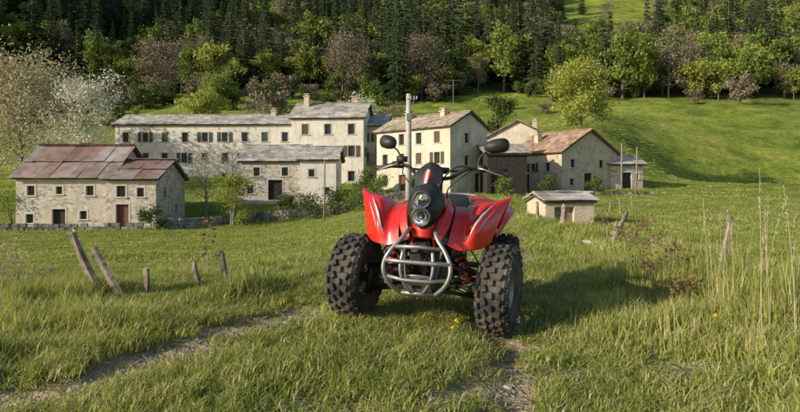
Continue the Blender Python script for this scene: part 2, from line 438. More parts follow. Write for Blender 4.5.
blo_m = leafmat('blossom', [(.52, .48, .43), (.70, .67, .62), (.82, .79, .75)], .35, .5)
drk_m = leafmat('shrub_leaves', [(.05, .075, .022), (.095, .13, .035), (.16, .19, .055)], .25, .5)
FT = [conifer('forest_tree_%02d' % i, 10+i, [bark_m, con_m], 20, 3.2+.6*(i % 3), 28) for i in range(5)]
FT += [broad('forest_tree_%02d' % (5+i), 15, 5.0, .22, 2600, .42, 30+i, [bark_m, grn_m], clump=.28) for i in range(2)]
FT += [broad('forest_tree_%02d' % (7+i), 15, 4.6, .2, 1500, .28, 40+i, [bark_g, brn_m], clump=.3, tr=.015) for i in range(2)]
FT += [broad('forest_tree_09', 14, 4.8, .22, 2300, .38, 47, [bark_m, lime_m], clump=.28)]
P_ = []; I_ = []; S_ = []
gxs = np.arange(-340, 360, 7.4); gys = np.arange(200, 490, 8.0)
for yy in gys:
    for xx in gxs:
        x_ = xx+random.uniform(-3.5, 3.5); y_ = yy+random.uniform(-3.5, 3.5)
        if abs(x_) > .70*y_+12: continue
        fe = float(forest_edge(np.array([x_]))[0])
        if y_ < fe: continue
        if pasture(x_, y_) and random.random() > .03: continue
        t = x_/y_
        edge = 1-min(1, (y_-fe)/30)
        q = random.random(); nn = float(fbm(np.array([x_/24]), np.array([y_/24]), 91, 2)[0])
        pc = .88-.55*edge-4.0*max(0, nn-.47)
        if t > .42: pc -= .35
        if q < pc: i_ = random.randint(0, 4); sc = random.uniform(.75, 1.65)
        elif q < pc+(1-pc)*.38: i_ = random.choice([7, 8]); sc = random.uniform(.7, 1.4)
        elif q < pc+(1-pc)*.72: i_ = random.choice([5, 6]); sc = random.uniform(.7, 1.4)
        else: i_ = 9; sc = random.uniform(.65, 1.3)
        P_.append((x_, y_, 0)); I_.append(i_); S_.append((sc*random.uniform(.85, 1.15), sc*random.uniform(.85, 1.15), sc*random.uniform(.85, 1.15)))
P_ = np.array(P_); P_[:, 2] = H(P_[:, 0], P_[:, 1])-.3
R_ = np.zeros_like(P_); R_[:, 2] = rng.uniform(0, 6.28, len(P_)); R_[:, 0] = rng.normal(0, .025, len(P_)); R_[:, 1] = rng.normal(0, .025, len(P_))
scatter('forest', P_, R_, S_, I_, FT)

ST = [broad('hill_shrub_%02d' % i, 4, 2.3, .05, 1500, .2, 60+i, [bark_m, mm], limbs=12, multi=3, clump=.35) for i, mm in enumerate([drk_m, brn_m, grn_m, drk_m])]
P_ = []; S_ = []; I_ = []
for i in range(900):
    y_ = random.uniform(105, 218); x_ = random.uniform(-.70, .70)*y_
    t = x_/y_; pr = .38 if t < -.02 else .06
    pr *= .25+1.5*float(sst(140, 205, y_))
    if y_ < 135: pr *= .25
    if fbm(np.array([x_/18]), np.array([y_/12]), 95, 2)[0] < .47: pr *= .2
    if random.random() > pr: continue
    s = random.uniform(.45, 1.5); P_.append((x_, y_, Hs(x_, y_)-.1)); S_.append((s*1.15, s*1.15, s*random.uniform(.8, 1.5))); I_.append(random.randint(0, 3))
R_ = np.zeros((len(P_), 3)); R_[:, 2] = rng.uniform(0, 6.28, len(P_))
scatter('hillside_shrubs', P_, R_, S_, I_, ST)

def place_tree(name, x, y, Ht, R, base, nleaf, leaf, seed, mats, dz=0, **kw):
    o = broad(name, Ht, R, base, nleaf, leaf, seed, mats, link=True, **kw)
    o.location = (x, y, Hs(x, y)+dz); return o
place_tree('budding_tree', -41, 68, 14, 6.0, .15, 10000, .14, 101, [bark_g, bei_m], limbs=28, sub=5)
place_tree('budding_tree', -48, 72, 14, 5.8, .15, 8000, .15, 102, [bark_g, bei_m], limbs=26)
place_tree('blossom_tree', -34.5, 68, 12.5, 4.0, .15, 6500, .13, 103, [bark_g, blo_m], limbs=26)
place_tree('maple_tree', -35, 112, 10.5, 3.6, .2, 3600, .24, 104, [bark_m, lime_m])
place_tree('bare_tree', -25, 112, 8.5, 3.2, .15, 1500, .14, 105, [bark_g, brn_m], multi=2)
place_tree('blossom_tree', -6.5, 108, 8.5, 3.8, .15, 2600, .17, 106, [bark_g, blo_m], multi=2)
place_tree('bare_tree', -1, 112, 9, 3.2, .15, 1500, .15, 107, [bark_g, brn_m])
place_tree('maple_tree', 30.5, 106, 10.8, 4.9, .06, 9000, .22, 108, [bark_m, lime_m], limbs=30)
place_tree('lilac_bush', -13.8, 51.5, 4.0, 1.7, .05, 3800, .08, 109, [bark_g, lime_m], multi=3, limbs=18)
place_tree('bare_tree', -17.3, 56, 6.0, 2.2, .15, 900, .07, 110, [bark_g, bei_m], limbs=20)
place_tree('bare_tree', -16, 60, 6.0, 2.0, .15, 600, .07, 111, [bark_g, bei_m], limbs=18)
place_tree('bare_tree', 7, 204, 21, 8, .15, 6000, .27, 112, [bark_m, brn_m], limbs=30, sub=5)
place_tree('bare_tree', -17, 206, 20, 8, .15, 5500, .28, 113, [bark_m, brn_m], limbs=30, sub=5)
place_tree('bare_tree', -75, 196, 17, 7, .15, 4500, .30, 114, [bark_m, brn_m], limbs=28)
place_tree('maple_tree', 80, 212, 22, 7, .12, 6500, .4, 116, [bark_m, lime_m], limbs=26)
place_tree('beech_tree', -92, 172, 12, 5, .12, 4500, .3, 117, [bark_m, drk_m], limbs=26)
place_tree('beech_tree', -50, 168, 9, 4, .12, 3500, .25, 118, [bark_m, grn_m], limbs=26)
for i, (u_, y_, h_, r_) in enumerate([(-3.4, 57, 2.8, 1.4), (-1.8, 56, 2.0, 1.3), (-5.4, 52, 1.7, 1.5), (-7.6, 51.5, 1.4, 1.4), (-3.6, 51, 1.3, 1.2), (2.4, 56, 2.0, 1.2), (-19, 48, 1.2, 1.0), (9.5, 58, 1.3, .8), (14.5, 62, 1.3, 1.0), (-10.2, 56.5, 1.2, .9), (-31.5, 51, 2.6, 1.8), (20, 64, 1.1, .9)]):
    place_tree('garden_shrub', u_, y_, h_, r_, .03, 1500, .08, 120+i, [bark_m, [drk_m, grn_m, drk_m][i % 3]], multi=3, limbs=12, clump=.4)

# ------------------------------------------------------------------ building materials
def wallmat(name, plaster, stone, amount, sc=3.2):
    m, nt, out = newmat(name)
    tc = nt.nodes.new('ShaderNodeTexCoord'); vec = tc.outputs['Object']
    mp = nt.nodes.new('ShaderNodeMapping'); mp.inputs['Scale'].default_value = (1, 1, 1.7); nt.links.new(vec, mp.inputs[0])
    vo = nt.nodes.new('ShaderNodeTexVoronoi'); vo.inputs['Scale'].default_value = sc; nt.links.new(mp.outputs[0], vo.inputs['Vector'])
    ve = nt.nodes.new('ShaderNodeTexVoronoi'); ve.feature = 'DISTANCE_TO_EDGE'; ve.inputs['Scale'].default_value = sc; nt.links.new(mp.outputs[0], ve.inputs['Vector'])
    bw = nt.nodes.new('ShaderNodeRGBToBW'); nt.links.new(vo.outputs['Color'], bw.inputs[0])
    sc_ = ramp(nt, bw.outputs[0], [(.15, tuple(v*.55 for v in stone)), (.5, stone), (.9, tuple(min(.68, v*1.35) for v in stone))])
    sc_ = mixc(nt, ramp(nt, ve.outputs[0], [(.02, (1, 1, 1)), (.07, (0, 0, 0))]), sc_, tuple(v*.85 for v in stone))
    n1 = noise_n(nt, vec, .7, 6, .65)
    pc = ramp(nt, n1, [(.3, tuple(v*.72 for v in plaster)), (.5, tuple(v*.92 for v in plaster)), (.7, plaster)])
    ms = nt.nodes.new('ShaderNodeMapping'); ms.inputs['Scale'].default_value = (1.2, 1.2, .35); nt.links.new(vec, ms.inputs[0])
    st = noise_n(nt, ms.outputs[0], 1.3, 6, .65)
    pc = mixc(nt, 1, pc, ramp(nt, st, [(.33, (.80, .77, .73)), (.6, (1, 1, 1))]), 'MULTIPLY')
    f = ramp(nt, n1, [(amount-.06, (1, 1, 1)), (amount+.06, (0, 0, 0))])
    c = mixc(nt, f, pc, sc_)
    p = nt.nodes.new('ShaderNodeBsdfPrincipled'); p.inputs['Roughness'].default_value = .95; p.inputs['Specular IOR Level'].default_value = .2
    nt.links.new(c, p.inputs['Base Color']); nt.links.new(bump(nt, ve.outputs[0], .5*min(1, amount*1.3), .08), p.inputs['Normal'])
    nt.links.new(p.outputs[0], out.inputs[0]); return m
w_stone = wallmat('rubble_stone_wall', (.60, .54, .45), (.50, .45, .38), .52)
w_white = wallmat('old_plaster_white', (.82, .78, .71), (.56, .51, .45), .34)
w_cream = wallmat('old_plaster_cream', (.74, .67, .54), (.52, .46, .38), .36)
w_warm = wallmat('warm_stone', (.66, .56, .43), (.52, .44, .34), .46)
def roofmat(name, cols):
    m, nt, out = newmat(name)
    g = nt.nodes.new('ShaderNodeNewGeometry'); n1 = noise_n(nt, g.outputs['Position'], 1.2, 5)
    n = len(cols); a = nt.nodes.new('ShaderNodeMath'); a.operation = 'MULTIPLY_ADD'
    nt.links.new(g.outputs['Random Per Island'], a.inputs[0]); a.inputs[1].default_value = .55
    b = nt.nodes.new('ShaderNodeMath'); b.operation = 'MULTIPLY_ADD'; nt.links.new(noise_n(nt, g.outputs['Position'], .22, 2), b.inputs[0]); b.inputs[1].default_value = 1.0; b.inputs[2].default_value = -.27
    nt.links.new(b.outputs[0], a.inputs[2])
    c = ramp(nt, a.outputs[0], [(.08+.84*i/(n-1), cols[i]) for i in range(n)])
    c = mixc(nt, 1, c, ramp(nt, n1, [(.35, (.65, .65, .65)), (.6, (1.05, 1.05, 1.05))]), 'MULTIPLY')
    p = nt.nodes.new('ShaderNodeBsdfPrincipled'); p.inputs['Roughness'].default_value = .85
    nt.links.new(c, p.inputs['Base Color']); nt.links.new(p.outputs[0], out.inputs[0]); return m
r_slab = roofmat('roof_slabs', [(.26, .24, .21), (.42, .39, .35), (.52, .49, .44), (.64, .61, .55)])
r_tan = roofmat('roof_tan', [(.26, .20, .15), (.40, .32, .24), (.48, .41, .33), (.52, .49, .44)])
r_brown = roofmat('roof_brown', [(.24, .14, .09), (.40, .25, .16), (.50, .34, .23), (.48, .40, .33)])
r_tin = roofmat('roof_tin', [(.18, .10, .08), (.27, .17, .14), (.27, .23, .215), (.33, .23, .20), (.38, .35, .34)])
glass_dark = pmat('window_dark', (.02, .022, .025), (.04, .045, .05), 3, .25)
trim_m = pmat('stone_trim', (.60, .56, .50), (.46, .42, .37), 4, .9)
shut_g = pmat('green_shutter', (.055, .085, .065), (.035, .055, .045), 6, .7)
shut_b = pmat('brown_shutter', (.11, .075, .05), (.07, .045, .03), 6, .75)
door_r = pmat('door_wood_red', (.17, .06, .035), (.11, .045, .03), 5, .7)
wood_d = pmat('dark_boards', (.045, .036, .030), (.022, .018, .016), 3, .9)
wood_w = pmat('weathered_wood', (.38, .32, .25), (.14, .11, .085), 14, .95, bumps=.8, bdist=.02)
under_m = pmat('roof_boards', (.12, .09, .07), None, 4, .9)

def panel(G, W, o, ux, Wd, Hh, ops):
    o = Vector(o); ux = Vector(ux); uz = Vector((0, 0, 1)); n = ux.cross(uz)
    xs = sorted(set([0, Wd]+[v for q in ops for v in (q[0], q[0]+q[2])])); zs = sorted(set([-1.2, Hh]+[v for q in ops for v in (q[1], q[1]+q[3])]))
    def pt(x, z, d=0): return o+ux*x+uz*z-n*d
    for i in range(len(xs)-1):
        for j in range(len(zs)-1):
            cx = (xs[i]+xs[i+1])/2; cz = (zs[j]+zs[j+1])/2
            if any(q[0] < cx < q[0]+q[2] and q[1] < cz < q[1]+q[3] for q in ops): continue
            G.quad(pt(xs[i], zs[j]), pt(xs[i+1], zs[j]), pt(xs[i+1], zs[j+1]), pt(xs[i], zs[j+1]))
    for q in ops:
        x, z, w, h, kd = q; dp = .25
        a, b, c, d = (x, z), (x+w, z), (x+w, z+h), (x, z+h)
        for (p1, p2) in ((a, b), (b, c), (c, d), (d, a)):
            G.quad(pt(*p1), pt(*p2), pt(p2[0], p2[1], dp), pt(p1[0], p1[1], dp))
        W.quad(pt(*a, dp), pt(*b, dp), pt(*c, dp), pt(*d, dp), 3 if 'd' in kd else 0)
        if 'o' in kd: continue
        t = .07
        def bar(cx, cz, hx, hz, dd=.0, m=1, hy=.05): W.obox(pt(cx, cz, dd), ux, n, uz, hx, hy, hz, m)
        bar(x-t, z+h/2, t-.002, h/2, 0, 1, .02); bar(x+w+t, z+h/2, t-.002, h/2, 0, 1, .02)
        bar(x+w/2, z+h+t, w/2+2*t, t-.002, 0, 1, .025)
        if 'd' not in kd:
            bar(x+w/2, z-t*.8, w/2+2*t+.05, t*.7, -.02, 1, .07)
            bar(x+w/2, z+h/2, .018, h/2, dp-.03, 2, .02); bar(x+w/2, z+h*.55, w/2, .016, dp-.03, 2, .018)
        if 's' in kd:
            bar(x-.16-w*.25, z+h/2, w*.25, h/2+.02, -.06, 2, .02); bar(x+w+.16+w*.25, z+h/2, w*.25, h/2+.02, -.06, 2, .02)
        if 'c' in kd:
            bar(x+w/2, z+h/2, w/2-.01, h/2-.01, .07, 2, .02)
def slabs(G, o, a, b, La, Lb, sw, sl, th):
    o = Vector(o); a = Vector(a).normalized(); b = Vector(b).normalized(); n = a.cross(b).normalized()
    if n.z < 0: n = -n
    rows = max(2, int(Lb/sl)); st = Lb/rows
    G.obox(o+a*La/2+b*Lb/2-n*.06, a, b, n, La/2-.03, Lb/2-.02, .05, 1)
    for r_ in range(rows):
        x = -random.random()*sw*.5
        while x < La:
            w = sw*random.uniform(.65, 1.3); x2 = min(x+w, La+random.uniform(0, .07)); x0 = max(x, -random.uniform(0, .07))
            if x2-x0 > .1:
                bb = (b+n*random.uniform(-.07, -.03)).normalized(); nn = a.cross(bb)
                if nn.z < 0: nn = -nn
                G.obox(o+a*(x0+x2)/2+b*(r_*st+st*.55+random.uniform(-.04, .02))+n*(th*1.4+random.uniform(0, .03)), (a+n*random.uniform(-.025, .025)).normalized(), bb, nn, (x2-x0)/2-.008, st*.62, th*random.uniform(.5, .8), 0)
            x += w
def house(name, loc, rz, W, D, Hw, rise, wm, rm, front=(), right=(), left=(), ridge='x', ov=.35, sw=.9, sl=.6, th=.06, chim=(), shutter=shut_g, doorm=door_r, cap=True):
    e = empty(name, loc, rz); G = Geo(); Wn = Geo(); Rf = Geo()
    panel(G, Wn, (0, 0, 0), (1, 0, 0), W, Hw, front)
    panel(G, Wn, (W, 0, 0), (0, 1, 0), D, Hw, right)
    panel(G, Wn, (W, D, 0), (-1, 0, 0), W, Hw, ())
    panel(G, Wn, (0, D, 0), (0, -1, 0), D, Hw, left)
    if ridge == 'x':
        G.add([(0, 0, Hw), (0, D, Hw), (0, D/2, Hw+rise)], [(0, 2, 1)]); G.add([(W, 0, Hw), (W, D, Hw), (W, D/2, Hw+rise)], [(0, 1, 2)])
        L = math.hypot(D/2, rise); k_ = (L+ov)/L
        dy = D/2*k_; dz = rise*k_
        slabs(Rf, (-ov, D/2-dy, Hw+rise-dz), (1, 0, 0), (0, D/2, rise), W+2*ov, L+ov, sw, sl, th)
        slabs(Rf, (-ov, D/2+dy, Hw+rise-dz), (1, 0, 0), (0, -D/2, rise), W+2*ov, L+ov, sw, sl, th)
        if cap:
            x = -ov
            while x < W+ov: Rf.box((x+.3, D/2, Hw+rise+th*2.2+random.uniform(0, .05)), .29, .2, .035, 0); x += .62
    else:
        G.add([(0, 0, Hw), (W, 0, Hw), (W/2, 0, Hw+rise)], [(0, 1, 2)]); G.add([(0, D, Hw), (W, D, Hw), (W/2, D, Hw+rise)], [(0, 2, 1)])
        L = math.hypot(W/2, rise); k_ = (L+ov)/L; dx = W/2*k_; dz = rise*k_
        slabs(Rf, (W/2-dx, -ov, Hw+rise-dz), (0, 1, 0), (W/2, 0, rise), D+2*ov, L+ov, sw, sl, th)
        slabs(Rf, (W/2+dx, -ov, Hw+rise-dz), (0, 1, 0), (-W/2, 0, rise), D+2*ov, L+ov, sw, sl, th)
        if cap:
            y = -ov
            while y < D+ov: Rf.box((W/2, y+.3, Hw+rise+th*2.2+random.uniform(0, .05)), .2, .29, .035, 0); y += .62
    G.obj('walls', [wm], parent=e); Wn.obj('windows_and_doors', [glass_dark, trim_m, shutter, doorm], parent=e); Rf.obj('roof', [rm, under_m], parent=e)
    if chim:
        Ch = Geo()
        for (cx, cy, cz, ch) in chim:
            Ch.box((cx, cy, cz+ch/2), .32, .32, ch/2); Ch.box((cx, cy, cz+ch+.06), .42, .42, .05)
            Ch.box((cx, cy, cz+ch+.22), .2, .2, .11); Ch.box((cx, cy, cz+ch+.37), .36, .36, .035)
        Ch.obj('chimney', [w_warm], parent=e)
    return e

zb = -2.5
house('stone_farmhouse', (-30.6, 50, zb), 0, 7.5, 8, 4.15, 2.6, w_stone, r_tin, ov=.35, sw=.85, sl=2.1, th=.03,
      front=[(.9, 2.6, .6, .75, 'w'), (3.2, 2.7, .5, .6, 'w'), (5.6, 2.6, .6, .75, 'w'), (.8, .4, .6, .7, 'w'), (2.9, 0, 1.05, 1.5, 'd'), (5.1, .7, .55, .65, 'w')], doorm=wood_d)
house('stone_farmhouse', (-23.1, 49.4, zb), 0, 3.9, 6.6, 4.0, 1.5, w_stone, r_tin, ov=.35, sw=.85, sl=1.7, th=.03,
      front=[(.8, 2.5, .7, .85, 'w'), (2.4, 2.5, .55, .7, 'w'), (.75, 0, 1.0, 1.9, 'd'), (2.6, .6, .55, .6, 'w')], right=[(1.6, 2.4, .6, .8, 'w'), (4.2, 1.0, .6, .8, 'w')])
fr = []
for i in range(9):
    x0 = 1.0+i*2.6
    fr += [(x0, 6.2, .8, 1.2, 's' if i in (1, 4, 5) else ('c' if i in (2, 7) else 'w')), (x0+random.uniform(-.15, .15), 3.5, .8, 1.25, 'w' if i % 3 else 's')]
    if i % 2: fr += [(x0, 1.1, .75, 1.0, 'w')]
    elif i in (2, 6): fr += [(x0, 0, 1.1, 2.1, 'd')]
house('row_house', (-37, 81.5, .3), math.radians(-2), 24, 8, 8.5, 1.5, w_white, r_slab, front=fr, chim=[(20, 3.4, 9.3, 1.2)])
fr = [(1.3, 6.9, .8, 1.25, 'c'), (4.1, 6.9, .8, 1.25, 'w'), (7.0, 6.9, .8, 1.25, 'w'), (1.3, 4.2, .8, 1.25, 'w'), (4.1, 4.2, .8, 1.25, 'w'), (7.0, 4.2, .85, 1.3, 's'), (1.3, 1.3, .8, 1.2, 'w'), (3.9, 0, 1.1, 2.1, 'd'), (7.0, 1.2, .8, 1.2, 'w')]
house('village_house', (-13.3, 77, .2), math.radians(-5), 8.9, 8, 9.0, 2.1, w_white, r_slab, front=fr, right=[(1.5, 6.9, .8, 1.2, 'w'), (5, 6.9, .8, 1.2, 's'), (1.5, 4.2, .8, 1.2, 's'), (5, 4.2, .8, 1.2, 'w')], chim=[(1.2, 3, 10.4, 1.5), (7.2, 4.5, 10.7, 1.0)], shutter=shut_b)
house('village_house', (-5.2, 79.5, .3), math.radians(-4), 3.4, 7, 8.2, 1.6, w_warm, r_slab, front=[(.6, 6.1, .7, 1.1, 'w'), (2.1, 6.1, .7, 1.1, 's'), (.6, 3.6, .7, 1.1, 'w'), (2.1, 3.6, .8, 1.9, 'd'), (.8, 0, 1, 2, 'd')], shutter=shut_b)
e = bpy.data.objects['village_house.001']; G = Geo()
G.box((1.7, -.5, 3.45), 1.6, .48, .06)
for i in range(14): G.box((.15+i*.24, -.94, 3.95), .025, .02, .43)
G.box((1.7, -.94, 4.42), 1.62, .04, .04)
G.obj('balcony', [wood_w], parent=e)
house('stone_cottage', (-15.2, 60, -.5), 0, 5.7, 6, 3.8, 1.5, w_stone, r_slab, front=[(2.6, 0, 1.35, 1.9, 'd'), (1.2, 2.3, .6, .8, 'w'), (3.9, 2.3, .6, .8, 'w'), (.6, .6, .6, .8, 'w')], doorm=wood_d, sw=.7, sl=.45)
house('stone_cottage', (-9.45, 59.4, -.5), 0, 3.4, 5.4, 3.9, 1.2, w_white, r_slab, front=[(.8, 2.2, .55, .7, 'w'), (2.2, .5, .6, .7, 'w')], right=[(1.5, 2.0, .6, .8, 'w')], sw=.7, sl=.45)
ang = math.atan2(-8.0, 7.6)
fr = []
for i in range(4):
    for j, zz in enumerate((.9, 3.2, 5.3)):
        if j == 0 and i == 1: fr.append((1.0+i*2.6, 0, 1.1, 2.1, 'd'))
        else: fr.append((1.0+i*2.6, zz, .8, 1.15, ['w', 's', 'w', 'c', 'w'][(i*3+j*2) % 5]))
house('cream_house', (-2.6, 70.2, -.1), ang, 11, 5.8, 7.0, 1.5, w_cream, r_tan, front=fr, right=[(2.2, 5.3, .7, 1.0, 'w'), (2.2, 3.0, .7, 1.0, 'w'), (3.8, .3, .9, 1.9, 'd')], sw=.5, sl=.4, th=.05, chim=[(3, 2.2, 7.8, 1.0), (8, 2.4, 7.8, .9)], shutter=shut_b)
house('wooden_barn', (8.6, 62, -.1), math.radians(4), 4.0, 6, 4.2, .9, wood_d, r_slab, front=[(.5, 0, 1.6, 2.5, 'do'), (2.6, 1.2, .7, .9, 'o')], doorm=wood_d, sw=.6, sl=.5)
e = bpy.data.objects['wooden_barn']; G = Geo()
for i in range(22):
    x_ = .1+i*.182
    if .45 < x_ < 2.15: G.box((x_, -.03, 3.4), .08, .02, .78, 0)
    else: G.box((x_, -.03, 1.9), .08, .02+.006*(i % 3), 2.25, 0)
G.obj('boards', [pmat('barn_boards', (.05, .04, .032), (.025, .02, .017), 6, .9)], parent=e)
house('gabled_house', (12.0, 86, 1.2), math.radians(-14), 8.2, 9, 6.3, 2.1, w_cream, r_tan, ridge='y', front=[(2, 4.2, .8, 1.1, 's'), (5.2, 4.2, .8, 1.1, 'w')], sw=.6, sl=.5, chim=[(6.2, 3, 7.6, 1.0)])
rz = math.atan2(.5, .86)
house('stone_house', (17.0, 66, .2), rz, 8.4, 8.4, 4.3, 2.4, w_warm, r_brown, ridge='y', front=[(1.3, 2.6, .65, .85, 'w'), (5.6, 2.6, .65, .85, 'w'), (3.3, 0, 1.2, 2.0, 'd'), (1.2, .7, .6, .7, 'w')], left=[(1.2, 2.2, .7, .9, 'w'), (3.6, 2.2, .7, .9, 's'), (5.9, 2.2, .7, .9, 'w'), (2.4, 0, 1.0, 1.9, 'd')], sw=.5, sl=.42, th=.05, chim=[(2.2, 6, 5.2, 1.3)], doorm=wood_d)
house('tool_shed', (23.3, 69.3, .3), math.radians(12), 3.9, 4, 3.0, .8, w_stone, r_slab, front=[(1.2, 0, 1.3, 2.0, 'd'), (2.9, 1.3, .5, .6, 'w')], doorm=wood_d)
house('spring_hut', (6.95, 30, Hs(8, 30)-.1), math.radians(8), 2.45, 2.6, 1.2, .3, w_warm, r_slab, front=[(.45, .1, 1.0, .8, 'do')], doorm=wood_w, ov=.15, sw=.9, sl=.6, th=.05, ridge='x')

def stonewall(name, P, h, sz):
    G = Geo()
    for i in range(len(P)-1):
        a_ = Vector((P[i][0], P[i][1], 0)); b_ = Vector((P[i+1][0], P[i+1][1], 0)); L = (b_-a_).length; u = (b_-a_)/L; nrm = Vector((-u.y, u.x, 0))
        rows = int(h/(sz*.8))
        for r_ in range(rows):
            s = 0
            while s < L:
                w = sz*random.uniform(.7, 1.5); p = a_+u*(s+w/2)
                if r_ < rows-1 or random.random() < .7:
                    z = Hs(p.x, p.y)+sz*.8*(r_+.4)
                    uu = (u+Vector((0, 0, random.uniform(-.12, .12)))).normalized()
                    G.obox((p.x+random.uniform(-.05, .05), p.y+random.uniform(-.05, .05), z), uu, nrm, uu.cross(nrm), w/2*.97, sz*.65, sz*.38, 0, sz*.07)
                s += w
    return G.obj(name, [wall_rock])
wall_rock = roofmat('wall_rocks', [(.12, .11, .09), (.22, .20, .165), (.30, .28, .24), (.42, .40, .35)])
stonewall('dry_stone_wall', [(-36, 44), (-28, 45.5), (-19.5, 47.2)], .75, .33)
stonewall('dry_stone_wall', [(-18.5, 49), (-12, 54.3), (-5, 54.3), (1, 55.5)], .8, .33)
stonewall('dry_stone_wall', [(15.5, 60), (19, 61), (26, 63)], .5, .33)
for i, (x_, y_, s_) in enumerate([(2.42, 3.95, .17), (2.62, 4.15, .13), (2.2, 4.3, .07), (2.55, 6.5, .12), (2.9, 9.5, .13), (2.35, 3.75, .08)]):
    o = rock('boulder', 20+i, link=True); o.scale = (s_*1.4, s_, s_*.75); o.rotation_euler = (0, .1, i*1.3); o.location = (x_, y_, Hs(x_, y_)+s_*.25)

# ------------------------------------------------------------------ poles
conc = pmat('pole_grey', (.50, .48, .44), (.38, .36, .33), 5, .9)
metal_g = pmat('galvanised', (.35, .35, .34), (.25, .25, .25), 5, .5, .8)
def pole(name, x, y, h, r, lean=(0, 0), m=conc, arms=0):
    e = empty(name, (x, y, Hs(x, y)-.3)); G = Geo()
    G.tube([(0, 0, 0), (lean[0]*.5, lean[1]*.5, h*.5), (lean[0], lean[1], h)], [r*1.15, r, r*.8], 10); G.obj('mast', [m], parent=e, smooth=True)
    if arms:
        A = Geo(); A.tube([(lean[0]-.1, -.15, h-.35), (lean[0]+.55, -.15, h-.35)], .035, 6)
        for q in (.15, .35, .52): A.tube([(q, -.15, h-.33), (q, -.15, h-.15)], [.04, .03], 8, 1)
        A.tube([(.05, -.12, h-1.0), (.4, -.15, h-.35)], .02, 5); A.box((.0, -.24, h-1.5), .14, .1, .22)
        A.obj('crossarm', [metal_g, trim_m], parent=e)
    return e
pole('utility_pole', .55, 40, 7.7, .19, (0, 0), conc, 1)
pole('wooden_pole', 22.6, 64, 5.3, .09, (0, 0), wood_w)
pole('wooden_pole', 23.3, 62, 5.0, .08, (.1, 0), wood_w)
pole('wooden_pole', -5.8, 48, 4.9, .07, (.05, 0), wood_w)
e = empty('tv_antenna', (5.6, 66, 8.0)); G = Geo(); G.tube([(0, 0, -1), (0, 0, 4.0)], .035, 6)
G.tube([(-.9, 0, 3.9), (.9, 0, 3.9)], .025, 5)
for i in range(6): G.tube([(-.8+i*.3, -.35, 3.9), (-.8+i*.3, .35, 3.9)], .014, 4)
G.tube([(-.4, 0, 3.4), (.4, 0, 3.4)], .02, 5); G.obj('mast', [metal_g], parent=e)

def stake(x, y, dx, dy, h, r, name='fence_post', extra=None):
    """split-wood stake: angular section, chipped slanted top, slight bend"""
    z = Hs(x, y); G = Geo(); R2 = random.Random(int(x*971+y*37)); K = 9; nn = 6; V = []; F = []
    ax = Vector((dx, dy, h)).normalized(); u = ax.orthogonal().normalized(); v = ax.cross(u)
    rad = [R2.uniform(.7, 1.25) for _ in range(nn)]; bx = R2.uniform(-.035, .035)*h/.4; tp = [R2.uniform(-.9, .9) for _ in range(nn)]
    for i in range(K):
        t = i/(K-1); c = Vector((x+dx*t+bx*math.sin(3.1*t), y+dy*t, z-.1+(h+.1)*t)); rr = r*(1.1-.3*t)*(1+R2.uniform(-.08, .08))
        for j in range(nn):
            th = 6.2832*j/nn+.25*t; q = rr*rad[j]*(1+R2.uniform(-.07, .07))
            V.append(c+u*q*math.cos(th)+v*q*math.sin(th)+(ax*tp[j]*r*.9 if i == K-1 else Vector((0, 0, 0))))
    for i in range(K-1):
        for j in range(nn): F.append((i*nn+j, i*nn+(j+1) % nn, (i+1)*nn+(j+1) % nn, (i+1)*nn+j))
    F.append(tuple((K-1)*nn+j for j in range(nn))); G.add(V, F)
    if extra:
        for (t, ex, ez) in extra:
            p = Vector((x+dx*t, y+dy*t, z-.1+(h+.1)*t)); G.tube([p, p+Vector((ex*.5, 0, ez*.6)), p+Vector((ex, .02, ez))], [r*.6, r*.45, r*.2], 5)
    G.obj(name, [wood_w])
stake(-2.30, 5.0, -.32, .0, .54, .038); stake(-2.12, 4.9, -.32, .1, .40, .035); stake(-2.06, 5.05, .02, 0, .22, .030)
stake(-1.70, 5.5, -.11, 0, .22, .034); stake(-1.44, 5.5, -.12, 0, .30, .034); stake(-1.36, 5.7, .03, 0, .15, .024)
stake(2.42, 4.85, .16, .05, .60, .028, extra=[(.5, .05, .14), (.3, -.05, .1)]); stake(2.98, 8.9, .24, 0, .52, .035); stake(3.12, 9.2, .04, 0, .36, .035)
stake(3.6, 14, .05, 0, .55, .05); stake(4.2, 19, -.04, 0, .6, .05); stake(2.85, 7.0, -.04, 0, .3, .02)
stake(12, 36, .05, 0, 1.0, .06); stake(14, 40, -.05, 0, 1.0, .06); stake(17, 46, -.05, 0, 1.1, .06)

def stalks(name, x, y, n, h, spread, seed, m, r0=.0022):
    r = random.Random(seed); G = Geo()
    for i in range(n):
        bx = x+r.uniform(-1, 1)*spread; by = y+r.uniform(-1, 1)*spread*.7; hh = h*r.uniform(.6, 1.1); lx = r.uniform(-.12, .16)*hh; ly = r.uniform(-.1, .1)*hh; z = Hs(bx, by)
        pts = [(bx+lx*t*t, by+ly*t*t, z+hh*t) for t in (0, .25, .5, .75, 1)]
        G.tube(pts, [r0*1.3, r0*1.1, r0, r0*.8, r0*.5], 4)
        for k_ in range(14):
            t = .78+.22*k_/14; p = Vector((bx+lx*t*t, by+ly*t*t, z+hh*t)); a_ = r.uniform(0, 6.28); l = .018*(1.3-t)
            q = p+Vector((math.cos(a_)*l*1.5, math.sin(a_)*l*1.5, .022)); G.add([p, p+Vector((.003, 0, .01)), q], [(0, 1, 2)])
    return G.obj(name, [m])
straw = leafmat('straw', [(.36, .30, .19), (.50, .43, .28), (.62, .55, .38)], .3)
stalks('dry_stalks', 1.98, 3.3, 8, .90, .16, 3, straw, .0018); stalks('dry_stalks', 2.25, 4.1, 9, .80, .3, 4, straw, .0018); stalks('dry_stalks', 2.7, 5.3, 12, .6, .3, 5, straw)
